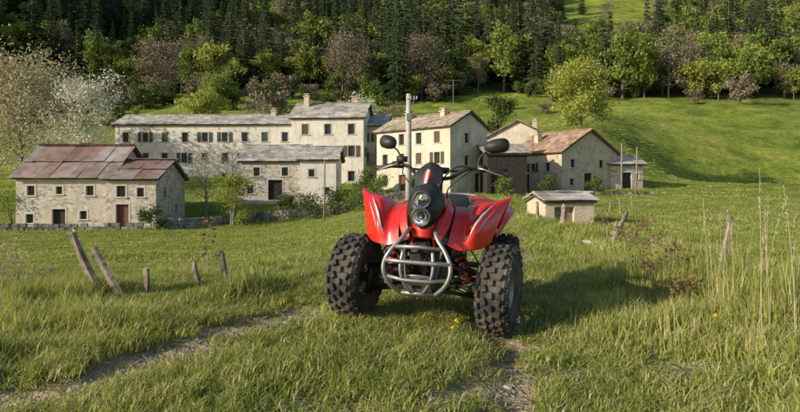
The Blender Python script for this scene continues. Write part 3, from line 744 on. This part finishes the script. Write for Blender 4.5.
stalks('dry_stalks', -3.3, 5.5, 90, .2, .28, 6, straw, .0014); stalks('dry_stalks', -2.6, 6, 14, .3, .6, 7, straw, .0014); stalks('dry_stalks', 2.9, 7.6, 14, .5, .5, 8, straw)
rust_m = leafmat('bramble_leaves', [(.14, .08, .04), (.26, .16, .07), (.20, .20, .05)], .3, 2)
for i, (x_, y_, h_) in enumerate([(2.25, 5.3, .38), (2.55, 6.2, .42), (2.75, 7.3, .4), (3.1, 8.4, .35), (2.1, 4.6, .2), (3.4, 10.5, .4)]):
    o = broad('bramble_bush', h_, h_*.6, .05, 240, .016, 200+i, [bark_m, rust_m], limbs=9, multi=3, link=True, tr=.012, clump=.4); o.location = (x_, y_, Hs(x_, y_))
o = broad('dry_brush', .26, .28, .05, 700, .010, 220, [bark_g, straw], limbs=14, multi=4, link=True, tr=.010, clump=.4); o.location = (-3.3, 5.5, Hs(-3.3, 5.5))
o = broad('sapling', .75, .12, .3, 110, .018, 221, [bark_g, rust_m], limbs=8, link=True, tr=.008); o.location = (-2.05, 6.7, Hs(-2.05, 6.7))

yel = pmat('dandelion_yellow', (.85, .62, .03), (.75, .5, .02), 60, .7)
stem_m = pmat('stem_green', (.12, .2, .04), None, 20, .7)
def dandelion(x, y, h=.12):
    e = empty('dandelion', (x, y, Hs(x, y))); G = Geo(); G.tube([(0, 0, 0), (.01, 0, h*.5), (.005, 0, h)], .002, 5); G.obj('stem', [stem_m], parent=e)
    G = Geo()
    for ring, nn, l, up in ((0, 18, .019, .002), (1, 14, .014, .006), (2, 9, .008, .009)):
        for i in range(nn):
            a_ = 6.283*i/nn+ring; c_ = Vector((.005, 0, h+ring*.002)); d = Vector((math.cos(a_), math.sin(a_), 0)); s_ = Vector((-d.y, d.x, 0))*.0028
            G.add([c_-s_*.6, c_+s_*.6, c_+d*l+s_+Vector((0, 0, up)), c_+d*l-s_+Vector((0, 0, up))], [(0, 1, 2, 3)])
    G.ellipsoid((.005, 0, h), .009, .009, .006, n=8); G.obj('flower', [yel], parent=e)
dandelion(.335, 3.8, .1); dandelion(.35, 3.88, .08); dandelion(1.78, 3.55, .17); dandelion(.31, 3.74, .07)

# ------------------------------------------------------------------ QUAD BIKE
red = pmat('red_plastic', (.68, .022, .014), (.60, .018, .012), 3, .22, coat=.5, r2=.34)
blk = pmat('black_plastic', (.018, .018, .019), (.03, .03, .03), 12, .45, r2=.6)
blkf = pmat('black_frame', (.014, .014, .015), (.022, .021, .02), 10, .35)
rub = pmat('tyre_rubber', (.026, .025, .024), (.13, .112, .088), 6, .9, bumps=.15)
alu = pmat('aluminium', (.42, .415, .41), (.25, .245, .235), 9, .42, .8, r2=.6)
alud = pmat('dark_aluminium', (.16, .16, .165), (.10, .10, .10), 10, .42, .7)
chrome = pmat('chrome', (.85, .85, .86), (.75, .75, .76), 4, .12, 1)
white = pmat('white_decal', (.62, .62, .60), (.52, .52, .50), 6, .4)
redspr = pmat('red_spring', (.55, .03, .02), None, 8, .4)
seatm = pmat('seat_vinyl', (.02, .02, .021), (.035, .034, .034), 30, .6, bumps=.2, bdist=.002)
engm = pmat('engine_metal', (.20, .20, .20), (.10, .095, .09), 14, .5, .6)
m_, nt, out = newmat('lamp_glass'); p = nt.nodes.new('ShaderNodeBsdfPrincipled'); p.inputs['Base Color'].default_value = (1, 1, 1, 1); p.inputs['Roughness'].default_value = .02
p.inputs['Transmission Weight'].default_value = 1; p.inputs['IOR'].default_value = 1.3; nt.links.new(p.outputs[0], out.inputs[0]); glass = m_

YAW = math.radians(13)
Q0 = Vector((.155, 4.10, 0))
def qw(x, y): return (Q0.x+x*math.cos(YAW)+y*math.sin(YAW), Q0.y-x*math.sin(YAW)+y*math.cos(YAW))
zz = [Hs(*qw(x, y)) for x, y in ((-.47, 0), (.47, 0), (-.41, 1.15), (.41, 1.15))]
quad = empty('quad_bike', (Q0.x, Q0.y, sum(zz)/4-.004), -YAW)
roll = min(math.atan2((zz[0]+zz[2]-zz[1]-zz[3])/2, .90), math.radians(3.2))
quad.rotation_euler = (math.atan2((zz[2]+zz[3]-zz[0]-zz[1])/2, 1.15), roll, -YAW)

def wheel(name, cx, cy, R, w, rim, steer, sgn):
    k_ = w/.19
    e = bpy.data.objects.new(name, None); C.objects.link(e); e.parent = quad; e.location = (cx, cy, R+.010); e.rotation_euler = (0, 0, steer)
    G = Geo()
    prof = [(-.060*k_, rim-.008), (-.075*k_, rim+.004), (-.090*k_, rim+.03), (-.097*k_, rim+.07), (-.092*k_, R-.045), (-.075*k_, R-.028), (-.045*k_, R-.020), (0, R-.017)]
    prof = prof+[(-a_, r_) for a_, r_ in prof[-2::-1]]
    G.revolve(prof, 56); G.obj('tyre', [rub], smooth=True, parent=e)
    K = Geo(); ns = 22
    for i in range(ns):
        for row, (ax_, off, hw, hl, tilt) in enumerate(((-.082*k_, 0, .017, .022, .75), (-.042*k_, .5, .016, .021, .12), (0, 0, .014, .019, 0), (.042*k_, .5, .016, .021, -.12), (.082*k_, 0, .017, .022, -.75))):
            th = 6.2832*(i+off)/ns
            rad = Vector((0, math.cos(th), math.sin(th))); tan = Vector((0, -math.sin(th), math.cos(th))); ax = Vector((1, 0, 0))
            nn = (rad*math.cos(tilt)-ax*math.sin(tilt)); aa = (ax*math.cos(tilt)+rad*math.sin(tilt))
            sk_ = (.35 if row in (1, 3) else 0)*(1 if row == 1 else -1); t2 = (tan+aa*sk_).normalized(); a2 = nn.cross(t2)
            rr = (R-.012) if abs(tilt) < .5 else (R-.030)
            K.obox(rad*rr+ax*ax_, a2, t2, nn, hw*k_, hl, .012, 0)
        th = 6.2832*(i+.5)/ns; rad = Vector((0, math.cos(th), math.sin(th))); tan = Vector((0, -math.sin(th), math.cos(th)))
        for s_ in (-1, 1): K.obox(rad*(R-.062)+Vector((s_*.094*k_, 0, 0)), rad, tan, Vector((1, 0, 0)), .022, .011, .006, 0)
    K.obj('tread', [rub], parent=e, bevel=.004)
    G = Geo(); s = sgn
    G.revolve([(-.062*k_, rim-.01), (-.072*k_, rim+.006), (-.068*k_, rim+.010), (-.055*k_, rim-.004), (-.04*k_, rim-.02), (.04*k_, rim-.02), (.055*k_, rim-.004), (.068*k_, rim+.010), (.072*k_, rim+.006), (.062*k_, rim-.01), (.045*k_, rim-.024), (-.045*k_, rim-.024), (-.062*k_, rim-.01)], 44, 0)
    xo = s*.03*k_
    G.revolve([(xo-.012, .0), (xo-.012, .05), (xo+.012, .05), (xo+.022*s, .036), (xo+.034*s, .03), (xo+.036*s, 0)], 24, 0)
    for i in range(10):
        th = 6.2832*i/10+.1; rad = Vector((0, math.cos(th), math.sin(th))); tan = Vector((0, -math.sin(th), math.cos(th)))
        mid = (.045+rim-.02)/2
        G.obox(rad*mid+Vector((xo-.004*s, 0, 0)), rad, tan, Vector((1, 0, 0)), (rim-.02-.045)/2+.004, .010, .010, 0)
    for i in range(4):
        th = 6.2832*i/4; G.tube([(xo+.01*s, .036*math.cos(th), .036*math.sin(th)), (xo+.03*s, .036*math.cos(th), .036*math.sin(th))], .007, 6, 1)
    G.obj('rim', [alu, chrome], smooth=False, parent=e)
    G = Geo(); xi = -s*.02
    G.revolve([(xi-.003, .03), (xi-.003, min(.088, rim-.03)), (xi+.003, min(.088, rim-.03)), (xi+.003, .03)], 32, 0)
    G.tube([(-s*.09, 0, 0), (s*.02, 0, 0)], .03, 14, 1); G.box((xi, .0, .075), .022, .03, .02, 1)
    G.obj('hub_and_disc', [alu, blkf], parent=e)
st = math.radians(-8)
wheel('front_wheel_left', -.475, 0, .282, .195, .128, st, -1)
wheel('front_wheel_right', .475, 0, .282, .195, .128, st, 1)
wheel('rear_wheel_left', -.41, 1.15, .262, .25, .115, 0, -1)
wheel('rear_wheel_right', .41, 1.15, .262, .25, .115, 0, 1)

def patch(name, ctrl, mats, fn=None, nu=36, nv=30, th=.004, mirror=False):
    ctrl = np.asarray(ctrl, float).copy()
    if mirror: ctrl[..., 0] *= -1
    nr, nc, _ = ctrl.shape
    rows = np.array([[crs(ctrl[i], (nc-1)*v/nv) for v in range(nv+1)] for i in range(nr)]); V = []
    for u in range(nu+1):
        for v in range(nv+1): V.append(tuple(crs(rows[:, v], (nr-1)*u/nu)))
    F = []; Mi = []
    for u in range(nu):
        for v in range(nv):
            F.append((u*(nv+1)+v, u*(nv+1)+v+1, (u+1)*(nv+1)+v+1, (u+1)*(nv+1)+v)); Mi.append(fn((u+.5)/nu, (v+.5)/nv) if fn else 0)
    G = Geo(); G.add(V, F, Mi); o = G.obj(name, mats, smooth=True, parent=quad)
    s = o.modifiers.new('s', 'SOLIDIFY'); s.thickness = th; s.offset = 0; return o
FEN = [[(.155, -.175, .560), (.225, -.155, .530), (.30, -.135, .535), (.355, -.09, .545), (.405, -.03, .575)],
       [(.165, -.155, .645), (.24, -.12, .625), (.31, -.125, .660), (.375, -.06, .665), (.435, .02, .68)],
       [(.170, -.09, .715), (.25, -.045, .705), (.325, -.055, .755), (.405, .01, .765), (.475, .10, .785)],
       [(.165, .02, .765), (.255, .06, .762), (.34, .05, .815), (.43, .11, .835), (.515, .205, .872)],
       [(.160, .16, .785), (.255, .19, .78), (.34, .20, .812), (.42, .26, .812), (.485, .32, .815)],
       [(.155, .32, .74), (.25, .35, .70), (.32, .38, .685), (.38, .40, .66), (.42, .42, .63)]]
def fen_fn(s, t):
    c_ = .36+.75*(s-.1)
    d = t-c_; w = .032*max(0, 1-abs(s-.33)/.24)
    if abs(d) < w: return 1
    if -w-.06 < d < -w and .18 < s < .5: return 2
    d2 = t-c_-.15; w2 = .016*max(0, 1-abs(s-.30)/.16)
    if abs(d2) < w2: return 1
    return 0
patch('front_fender_right', FEN, [red, white, blk], fen_fn, 110, 110, .005); patch('front_fender_left', FEN, [red, white, blk], fen_fn, 110, 110, .005, mirror=True)
LIN = [[(.15, -.12, .545), (.24, -.10, .52), (.38, .00, .565)], [(.14, .05, .66), (.26, .07, .66), (.42, .13, .71)], [(.16, .3, .62), (.27, .33, .58), (.37, .38, .55)]]
patch('fender_liner_right', LIN, [blk]); patch('fender_liner_left', LIN, [blk], mirror=True)
CW = []
for (y, z, w, dr, bk) in ((-.225, .60, .06, .01, .03), (-.215, .68, .085, .02, .05), (-.17, .77, .105, .03, .06), (-.10, .845, .115, .04, .06), (.02, .88, .11, .05, .04), (.18, .88, .11, .07, 0), (.36, .84, .11, .08, 0), (.46, .79, .10, .07, 0)):
    CW.append([(sx*w, y+bk*abs(sx)**2, z-dr*abs(sx)**2) for sx in (-1.15, -1, -.5, 0, .5, 1, 1.15)])
for r_ in CW:
    for q in (0, 6):
        x, y, z = r_[q]; r_[q] = (x, y+.02, z-.06)
patch('front_cowl', CW, [red, white, blk], lambda s, t: 2 if s > .9 or .36 < t < .64 and s > .38 else 0, 50, 40)
SP = [[(.065, -.195, .59), (.165, -.155, .55)], [(.095, -.14, .67), (.175, -.12, .64)], [(.115, -.03, .76), (.18, -.05, .71)], [(.115, .12, .79), (.175, .09, .75)], [(.12, .34, .77), (.17, .34, .72)]]
patch('side_panel_right', SP, [blk], None, 24, 6); patch('side_panel_left', SP, [blk], None, 24, 6, mirror=True)
SR = [[(.075, -.235, .60), (.12, -.215, .585)], [(.10, -.205, .68), (.155, -.18, .665)], [(.12, -.15, .755), (.165, -.12, .735)], [(.125, -.07, .82), (.16, -.03, .78)]]
patch('nose_panel_right', SR, [red], None, 24, 10); patch('nose_panel_left', SR, [red], None, 24, 10, mirror=True)
SP2 = [[(.115, .26, .80), (.15, .30, .72), (.17, .34, .60)], [(.12, .50, .76), (.16, .50, .66), (.18, .52, .56)], [(.13, .75, .76), (.17, .75, .68), (.18, .72, .60)]]
patch('tank_side_right', SP2, [red]); patch('tank_side_left', SP2, [red], mirror=True)
G = Geo(); n = 36; rings = 9; V = []; F = []
for k_ in range(rings+1):
    f = 1-k_/rings
    for j in range(n):
        th = 2*math.pi*j/n; c_, s_ = math.cos(th), math.sin(th)
        zl = .145*s_; wd = .110*(1 if s_ > 0 else (1-.5*(-s_)**1.6)); xx = wd*c_*(abs(c_)**-.15 if abs(c_) > .01 else 1)
        V.append((xx*f, -.20-.095*(1-f**3.0)+(.26*zl*f if zl > 0 else .0), .785+zl*f))
for k_ in range(rings):
    for j in range(n): F.append((k_*n+j, k_*n+(j+1) % n, (k_+1)*n+(j+1) % n, (k_+1)*n+j))
G.add(V, F)
V2 = [(v[0], v[1]+.12, v[2]) for v in V[:n]]; G.add(V[:n]+V2, [(j, j+n, (j+1) % n+n, (j+1) % n) for j in range(n)])
G.obj('headlight_pod', [blk], smooth=True, parent=quad)
for nm, hz, hy, hr in (('headlight_upper', .838, -.285, .046), ('headlight_lower', .733, -.295, .050)):
    G = Geo(); G.revolve([(hy+.01, hr*1.22), (hy-.018, hr*1.20), (hy-.024, hr*1.08), (hy-.018, hr)], 30, 0, (0, 0, hz), 'Y')
    G.revolve([(hy-.018, hr), (hy-.004, hr*.8), (hy+.008, hr*.45), (hy+.01, 0)], 30, 1, (0, 0, hz), 'Y')
    G.ellipsoid((0, hy-.004, hz), .009, .012, .009, 1, 10)
    o = G.obj(nm, [alud, chrome], smooth=True, parent=quad)
    G = Geo(); G.revolve([(hy-.019, hr*1.0), (hy-.028, hr*.75), (hy-.034, hr*.4), (hy-.036, 0)], 30, 0, (0, 0, hz), 'Y'); G.obj(nm+'_lens', [glass], smooth=True, parent=quad)
steered = []
SH = [[(-.05, -.08, .90), (0, -.105, .895), (.05, -.08, .90)], [(-.082, -.045, .95), (0, -.085, .945), (.082, -.045, .95)], [(-.09, -.01, 1.00), (0, -.05, 1.005), (.09, -.01, 1.00)], [(-.045, .035, 1.055), (0, .01, 1.07), (.045, .035, 1.055)]]
steered.append(patch('handlebar_shield', SH, [blk, white, red], lambda s, t: 1 if (abs(t-.5) < .035+.03*s and .25 < s < .75) else (2 if (abs(t-.5) < .07+.05*s and .28 < s < .7) else 0), 60, 60, .006))
G = Geo(); G.obox((0, .055, 1.02), (1, 0, 0), Vector((0, 1, .3)).normalized(), Vector((0, -.3, 1)).normalized(), .05, .04, .02); steered.append(G.obj('instrument', [blk], parent=quad, bevel=.008))
G = Geo()
hb = smooth_path([(-.46, .235, 1.015), (-.31, .19, 1.045), (-.20, .14, 1.035), (-.11, .10, .975), (0, .09, .965), (.11, .10, .975), (.20, .14, 1.035), (.31, .19, 1.045), (.46, .235, 1.015)], 6)
G.tube(hb, .0125, 10, 0)
G.tube([(-.17, .125, 1.02), (.17, .125, 1.02)], .008, 8, 0); G.tube([(-.09, .122, 1.02), (.09, .122, 1.02)], .022, 10, 0)
for sx in (-1, 1):
    a_ = Vector((sx*.335, .199, 1.041)); b_ = Vector((sx*.465, .237, 1.014)); pts = [a_.lerp(b_, i/12) for i in range(13)]
    G.tube(pts, [.021 if i in (0, 12) else (.0175 if i % 2 else .0162) for i in range(13)], 12, 0)
    G.obox((sx*.295, .186, 1.045), Vector((sx, .3, 0)).normalized(), Vector((-.3*sx, 1, 0)).normalized(), (0, 0, 1), .028, .024, .024, 0)
    G.tube(smooth_path([(sx*.28, .160, 1.045), (sx*.32, .145, 1.04), (sx*.38, .160, 1.02), (sx*.445, .195, 1.00)], 4), .0065, 7, 1)
    G.tube([(sx*.045, .09, .88), (sx*.045, .09, .985)], .018, 10, 1)
    G.tube(smooth_path([(sx*.272, .18, 1.06), (sx*.28, .18, 1.11), (sx*.31, .185, 1.15), (sx*.355, .19, 1.175)], 4), .0065, 7, 0)
    G.tube(smooth_path([(sx*.25, .15, 1.04), (sx*.18, .02, 1.05), (sx*.10, .0, .98), (sx*.05, .06, .86)], 6), .005, 6, 0)
    G.tube(smooth_path([(sx*.24, .15, 1.03), (sx*.20, .04, .98), (sx*.12, .02, .90), (sx*.10, .10, .80)], 6), .0045, 6, 0)
G.box((-.255, .155, 1.085), .032, .024, .02, 0)
steered.append(G.obj('handlebar', [blk, alu], smooth=True, parent=quad))
for sx, nm in ((-1, 'mirror_left'), (1, 'mirror_right')):
    G = Geo(); R3 = Matrix.Rotation(math.radians(-10*sx), 3, 'Y') @ Matrix.Rotation(math.radians((35 if sx < 0 else 8)*sx), 3, 'Z')
    V = []; n = 24; F = []
    for k_, (f, dy) in enumerate(((1, .022), (1.03, .008), (.95, -.012), (.7, -.03), (.35, -.040), (.0, -.043))):
        for j in range(n):
            th = 2*math.pi*j/n; c_ = math.cos(th); s_ = math.sin(th)
            v = Vector((.082*f*math.copysign(abs(c_)**.8, c_), dy, .046*f*math.copysign(abs(s_)**.8, s_)*(1+.18*c_*sx))); V.append(tuple(R3 @ v+Vector((sx*.385, .20, 1.20))))
    for k_ in range(5):
        for j in range(n): F.append((k_*n+j, k_*n+(j+1) % n, (k_+1)*n+(j+1) % n, (k_+1)*n+j))
    G.add(V, F, 0); G.add(V[:n], [tuple(range(n))], 1); steered.append(G.obj(nm, [blk, chrome], smooth=True, parent=quad))
pv = Vector((0, .09, 0)); RZ = Matrix.Rotation(math.radians(-7), 4, 'Z')
for o in steered:
    o.rotation_euler = (0, 0, math.radians(-7)); o.location = pv-(RZ @ pv)
G = Geo()
for sx in (-1, 1):
    G.tube(smooth_path([(sx*.07, -.19, .245), (sx*.10, -.27, .26), (sx*.165, -.33, .32), (sx*.20, -.35, .39), (sx*.20, -.345, .46), (sx*.165, -.325, .53), (sx*.11, -.29, .60), (sx*.085, -.24, .645), (sx*.08, -.17, .65)], 6), .0135, 12, 0)
    G.tube(smooth_path([(sx*.04, -.30, .275), (sx*.075, -.335, .33), (sx*.10, -.35, .42), (sx*.09, -.335, .53)], 5), .011, 10, 0)
G.tube([(-.195, -.347, .465), (-.10, -.365, .465), (.10, -.365, .465), (.195, -.347, .465)], .0135, 12, 0)
G.tube([(-.19, -.34, .37), (-.08, -.36, .355), (.08, -.36, .355), (.19, -.34, .37)], .012, 12, 0)
G.tube([(-.155, -.315, .545), (0, -.335, .555), (.155, -.315, .545)], .0125, 12, 0)
G.tube([(-.10, -.285, .265), (.10, -.285, .265)], .0125, 10, 0)
G.obj('bumper', [alu], smooth=True, parent=quad)
SK = [[(-.075, -.315, .38), (0, -.325, .385), (.075, -.315, .38)], [(-.085, -.285, .30), (0, -.295, .30), (.085, -.285, .30)], [(-.10, -.20, .235), (0, -.205, .23), (.10, -.20, .235)], [(-.12, 0, .215), (0, 0, .21), (.12, 0, .215)]]
patch('skid_plate', SK, [alu, blkf], lambda s, t: 1 if (abs(s-.12) < .05 and (abs(t-.3) < .1 or abs(t-.7) < .1)) or (abs(s-.30) < .04 and abs(t-.5) < .16) else 0, 40, 30)
G = Geo()
for sx in (-1, 1):
    G.tube(smooth_path([(sx*.08, -.20, .25), (sx*.11, -.16, .42), (sx*.12, -.12, .58), (sx*.12, .02, .68), (sx*.10, .35, .70), (sx*.12, 1.0, .66), (sx*.14, 1.32, .66)], 5), .014, 9)
    G.tube(smooth_path([(sx*.08, -.20, .25), (sx*.12, .1, .235), (sx*.14, .6, .24), (sx*.13, .95, .33), (sx*.11, 1.0, .64)], 5), .015, 9)
    G.tube([(sx*.12, .22, .24), (sx*.12, .16, .69)], .013, 8); G.tube([(sx*.12, -.12, .56), (sx*.12, .16, .40)], .011, 8)
    kn = Vector((sx*.385, 0, .215)); ku = Vector((sx*.375, .01, .365))
    for yy in (-.15, .13):
        G.tube([(sx*.10, yy, .275), kn], .013, 9); G.tube([(sx*.125, yy*.8, .43), ku], .011, 9)
    G.tube([(sx*.27, -.055, .242), (sx*.27, .047, .242)], .010, 8)
    G.tube([kn+Vector((0, 0, -.03)), ku+Vector((0, 0, .02))], .024, 10); G.tube([kn.lerp(ku, .45), Vector((sx*.44, 0, .285))], .03, 12)
    G.tube([(sx*.05, .08, .33), (sx*.37, .075, .29)], .008, 8)
    G.tube(smooth_path([ku, (sx*.30, .04, .48), (sx*.2, .05, .60), (sx*.12, .08, .66)], 5), .0055, 6)
    G.tube([(sx*.40, .30, .30), (sx*.40, .62, .30)], .010, 8)
    G.tube(smooth_path([(sx*.14, .28, .25), (sx*.34, .27, .27), (sx*.40, .32, .29), (sx*.40, .60, .29), (sx*.34, .66, .27), (sx*.14, .66, .25)], 4), .012, 8)
    G.box((sx*.30, .45, .26), .09, .035, .012)
for yy in (-.15, .13): G.tube([(-.12, yy*.8, .43), (.12, yy*.8, .43)], .012, 8); G.tube([(-.10, yy, .275), (.10, yy, .275)], .012, 8)
G.tube([(0, .05, .30), (0, .09, .95)], .014, 9); G.tube([(-.12, -.12, .60), (.12, -.12, .60)], .012, 8)
G.tube([(-.40, 1.15, .262), (.40, 1.15, .262)], .024, 12)
for sx in (-1, 1): G.tube([(sx*.10, .66, .32), (sx*.09, 1.12, .27)], .022, 8)
G.obj('frame', [blkf], smooth=True, parent=quad)
G = Geo()
def spring(G, a_, b_, r, turns, wr, m):
    a_ = Vector(a_); b_ = Vector(b_); d = (b_-a_).normalized(); u = d.orthogonal().normalized(); v = d.cross(u); n = turns*14
    G.tube([a_.lerp(b_, i/n)+u*r*math.cos(i*6.2832/14)+v*r*math.sin(i*6.2832/14) for i in range(n+1)], wr, 6, m)
for sx in (-1, 1):
    a_ = Vector((sx*.30, -.02, .255)); b_ = Vector((sx*.155, .00, .635)); G.tube([a_, b_], .011, 10, 1)
    G.tube([a_.lerp(b_, .45), b_], .022, 12, 2); G.tube([a_.lerp(b_, .1), a_.lerp(b_, .14)], .036, 14, 1); G.tube([a_.lerp(b_, .86), a_.lerp(b_, .9)], .036, 14, 1)
    spring(G, a_.lerp(b_, .14), a_.lerp(b_, .86), .031, 8, .0062, 0)
    G.tube([a_.lerp(b_, .8)+Vector((sx*.05, 0, .0)), a_.lerp(b_, 1)+Vector((sx*.05, 0, 0))], .018, 10, 1)
a_ = Vector((0, .75, .36)); b_ = Vector((0, .60, .68)); G.tube([a_, b_], .012, 8, 1); spring(G, a_, b_, .04, 8, .008, 0)
G.obj('shock_absorbers', [redspr, alu, blkf], smooth=True, parent=quad)
G = Geo(); G.box((0, .45, .36), .12, .19, .10, 0); G.box((.02, .36, .50), .075, .075, .08, 0)
for i in range(7): G.box((.02, .36, .46+i*.022), .092, .092, .004, 0)
G.tube([(.12, .45, .36), (.16, .45, .36)], .085, 22, 0); G.tube([(-.12, .45, .36), (-.155, .45, .36)], .075, 22, 0)
G.tube(smooth_path([(.02, .27, .53), (.03, .19, .50), (.10, .17, .40), (.15, .30, .40), (.17, .62, .46), (.19, .9, .55), (.20, 1.0, .56)], 6), .019, 10, 1)
G.tube([(.20, .98, .56), (.21, 1.38, .60)], .055, 18, 1)
G.box((0, -.03, .50), .105, .022, .085, 2)
for i in range(12): G.box((0, -.055, .425+i*.0135), .10, .004, .0025, 3)
G.box((0, .10, .60), .085, .10, .05, 2); G.box((-.02, -.14, .535), .055, .03, .035, 2)
G.tube([(-.05, -.17, .53), (-.05, -.20, .53)], .028, 14, 3); G.box((.0, .6, .60), .10, .16, .08, 2)
G.obj('engine', [engm, alu, blk, alud], parent=quad, bevel=.004)
G = Geo()
G.tube(smooth_path([(-.10, -.05, .62), (-.13, -.14, .50), (-.11, -.12, .40), (-.06, .05, .35)], 6), .007, 7); G.tube(smooth_path([(.09, -.06, .63), (.12, -.15, .52), (.09, -.13, .42), (.03, .1, .42)], 6), .008, 7)
G.tube(smooth_path([(0, -.14, .62), (.04, -.17, .55), (.02, -.16, .46), (-.05, -.1, .42)], 6), .006, 7)
G.obj('cables_and_hoses', [blk], smooth=True, parent=quad)
ST_ = [(.40, .825, .055, .03), (.50, .805, .09, .05), (.65, .785, .115, .06), (.85, .79, .13, .065), (1.05, .81, .135, .065), (1.22, .83, .12, .055), (1.30, .82, .08, .03)]
G = Geo(); V = []; n = 20
for (y, z, w, h) in ST_:
    for j in range(n):
        th = 2*math.pi*j/n; c_ = math.cos(th); s_ = math.sin(th); V.append((w*math.copysign(abs(c_)**.6, c_), y, z-h+h*math.copysign(abs(s_)**.6, s_)))
F = [(i*n+j, i*n+(j+1) % n, (i+1)*n+(j+1) % n, (i+1)*n+j) for i in range(len(ST_)-1) for j in range(n)]+[tuple(range(n)), tuple((len(ST_)-1)*n+j for j in range(n))]
G.add(V, F); o = G.obj('seat', [seatm], smooth=True, parent=quad); sb = o.modifiers.new('s', 'SUBSURF'); sb.levels = 1; sb.render_levels = 1
RF = [[(.13, .72, .70), (.24, .74, .68), (.34, .80, .60), (.38, .84, .52)], [(.13, .88, .74), (.26, .90, .735), (.38, .93, .71), (.46, .96, .66)], [(.13, 1.10, .77), (.27, 1.12, .765), (.41, 1.15, .75), (.49, 1.18, .72)], [(.11, 1.34, .80), (.24, 1.36, .79), (.36, 1.38, .77), (.44, 1.38, .75)], [(.08, 1.46, .82), (.18, 1.47, .815), (.28, 1.46, .79), (.34, 1.44, .77)]]
patch('rear_fender_right', RF, [red], None, 40, 36); patch('rear_fender_left', RF, [red], None, 40, 36, mirror=True)
G = Geo(); G.tube(smooth_path([(-.16, 1.25, .74), (-.17, 1.5, .80), (-.08, 1.56, .82), (.08, 1.56, .82), (.17, 1.5, .80), (.16, 1.25, .74)], 5), .012, 9); G.obj('grab_bar', [alu], smooth=True, parent=quad)

# ------------------------------------------------------------------ light, world, camera
sd = Vector((-.84, -.42, .375)).normalized()
sun = bpy.data.lights.new('sun', 'SUN'); sun.energy = 5.0; sun.angle = math.radians(.5); sun.color = (1, .88, .69)
so = bpy.data.objects.new('sun', sun); C.objects.link(so); so.rotation_euler = (-sd).to_track_quat('-Z', 'Y').to_euler(); so.location = (-50, -30, 60)
w = bpy.data.worlds.new('World'); scene.world = w; w.use_nodes = True; nt = w.node_tree
bg = nt.nodes['Background']; sk = nt.nodes.new('ShaderNodeTexSky'); sk.sky_type = 'NISHITA'; sk.sun_disc = False
sk.sun_elevation = math.asin(sd.z); sk.sun_rotation = math.atan2(sd.x, sd.y) % (2*math.pi)
nt.links.new(sk.outputs[0], bg.inputs[0]); bg.inputs[1].default_value = .135
cam = bpy.data.cameras.new('camera'); co = bpy.data.objects.new('camera', cam); C.objects.link(co)
co.location = (0, 0, .92); co.rotation_euler = (math.radians(90), 0, 0)
cam.sensor_width = 36; cam.lens = 628/800*36; cam.shift_y = -21/800; cam.clip_end = 5000; cam.clip_start = .05
scene.camera = co
scene.view_settings.view_transform = 'Standard'; scene.view_settings.look = 'None'; scene.view_settings.exposure = 0
print('H quad', zz, roll)
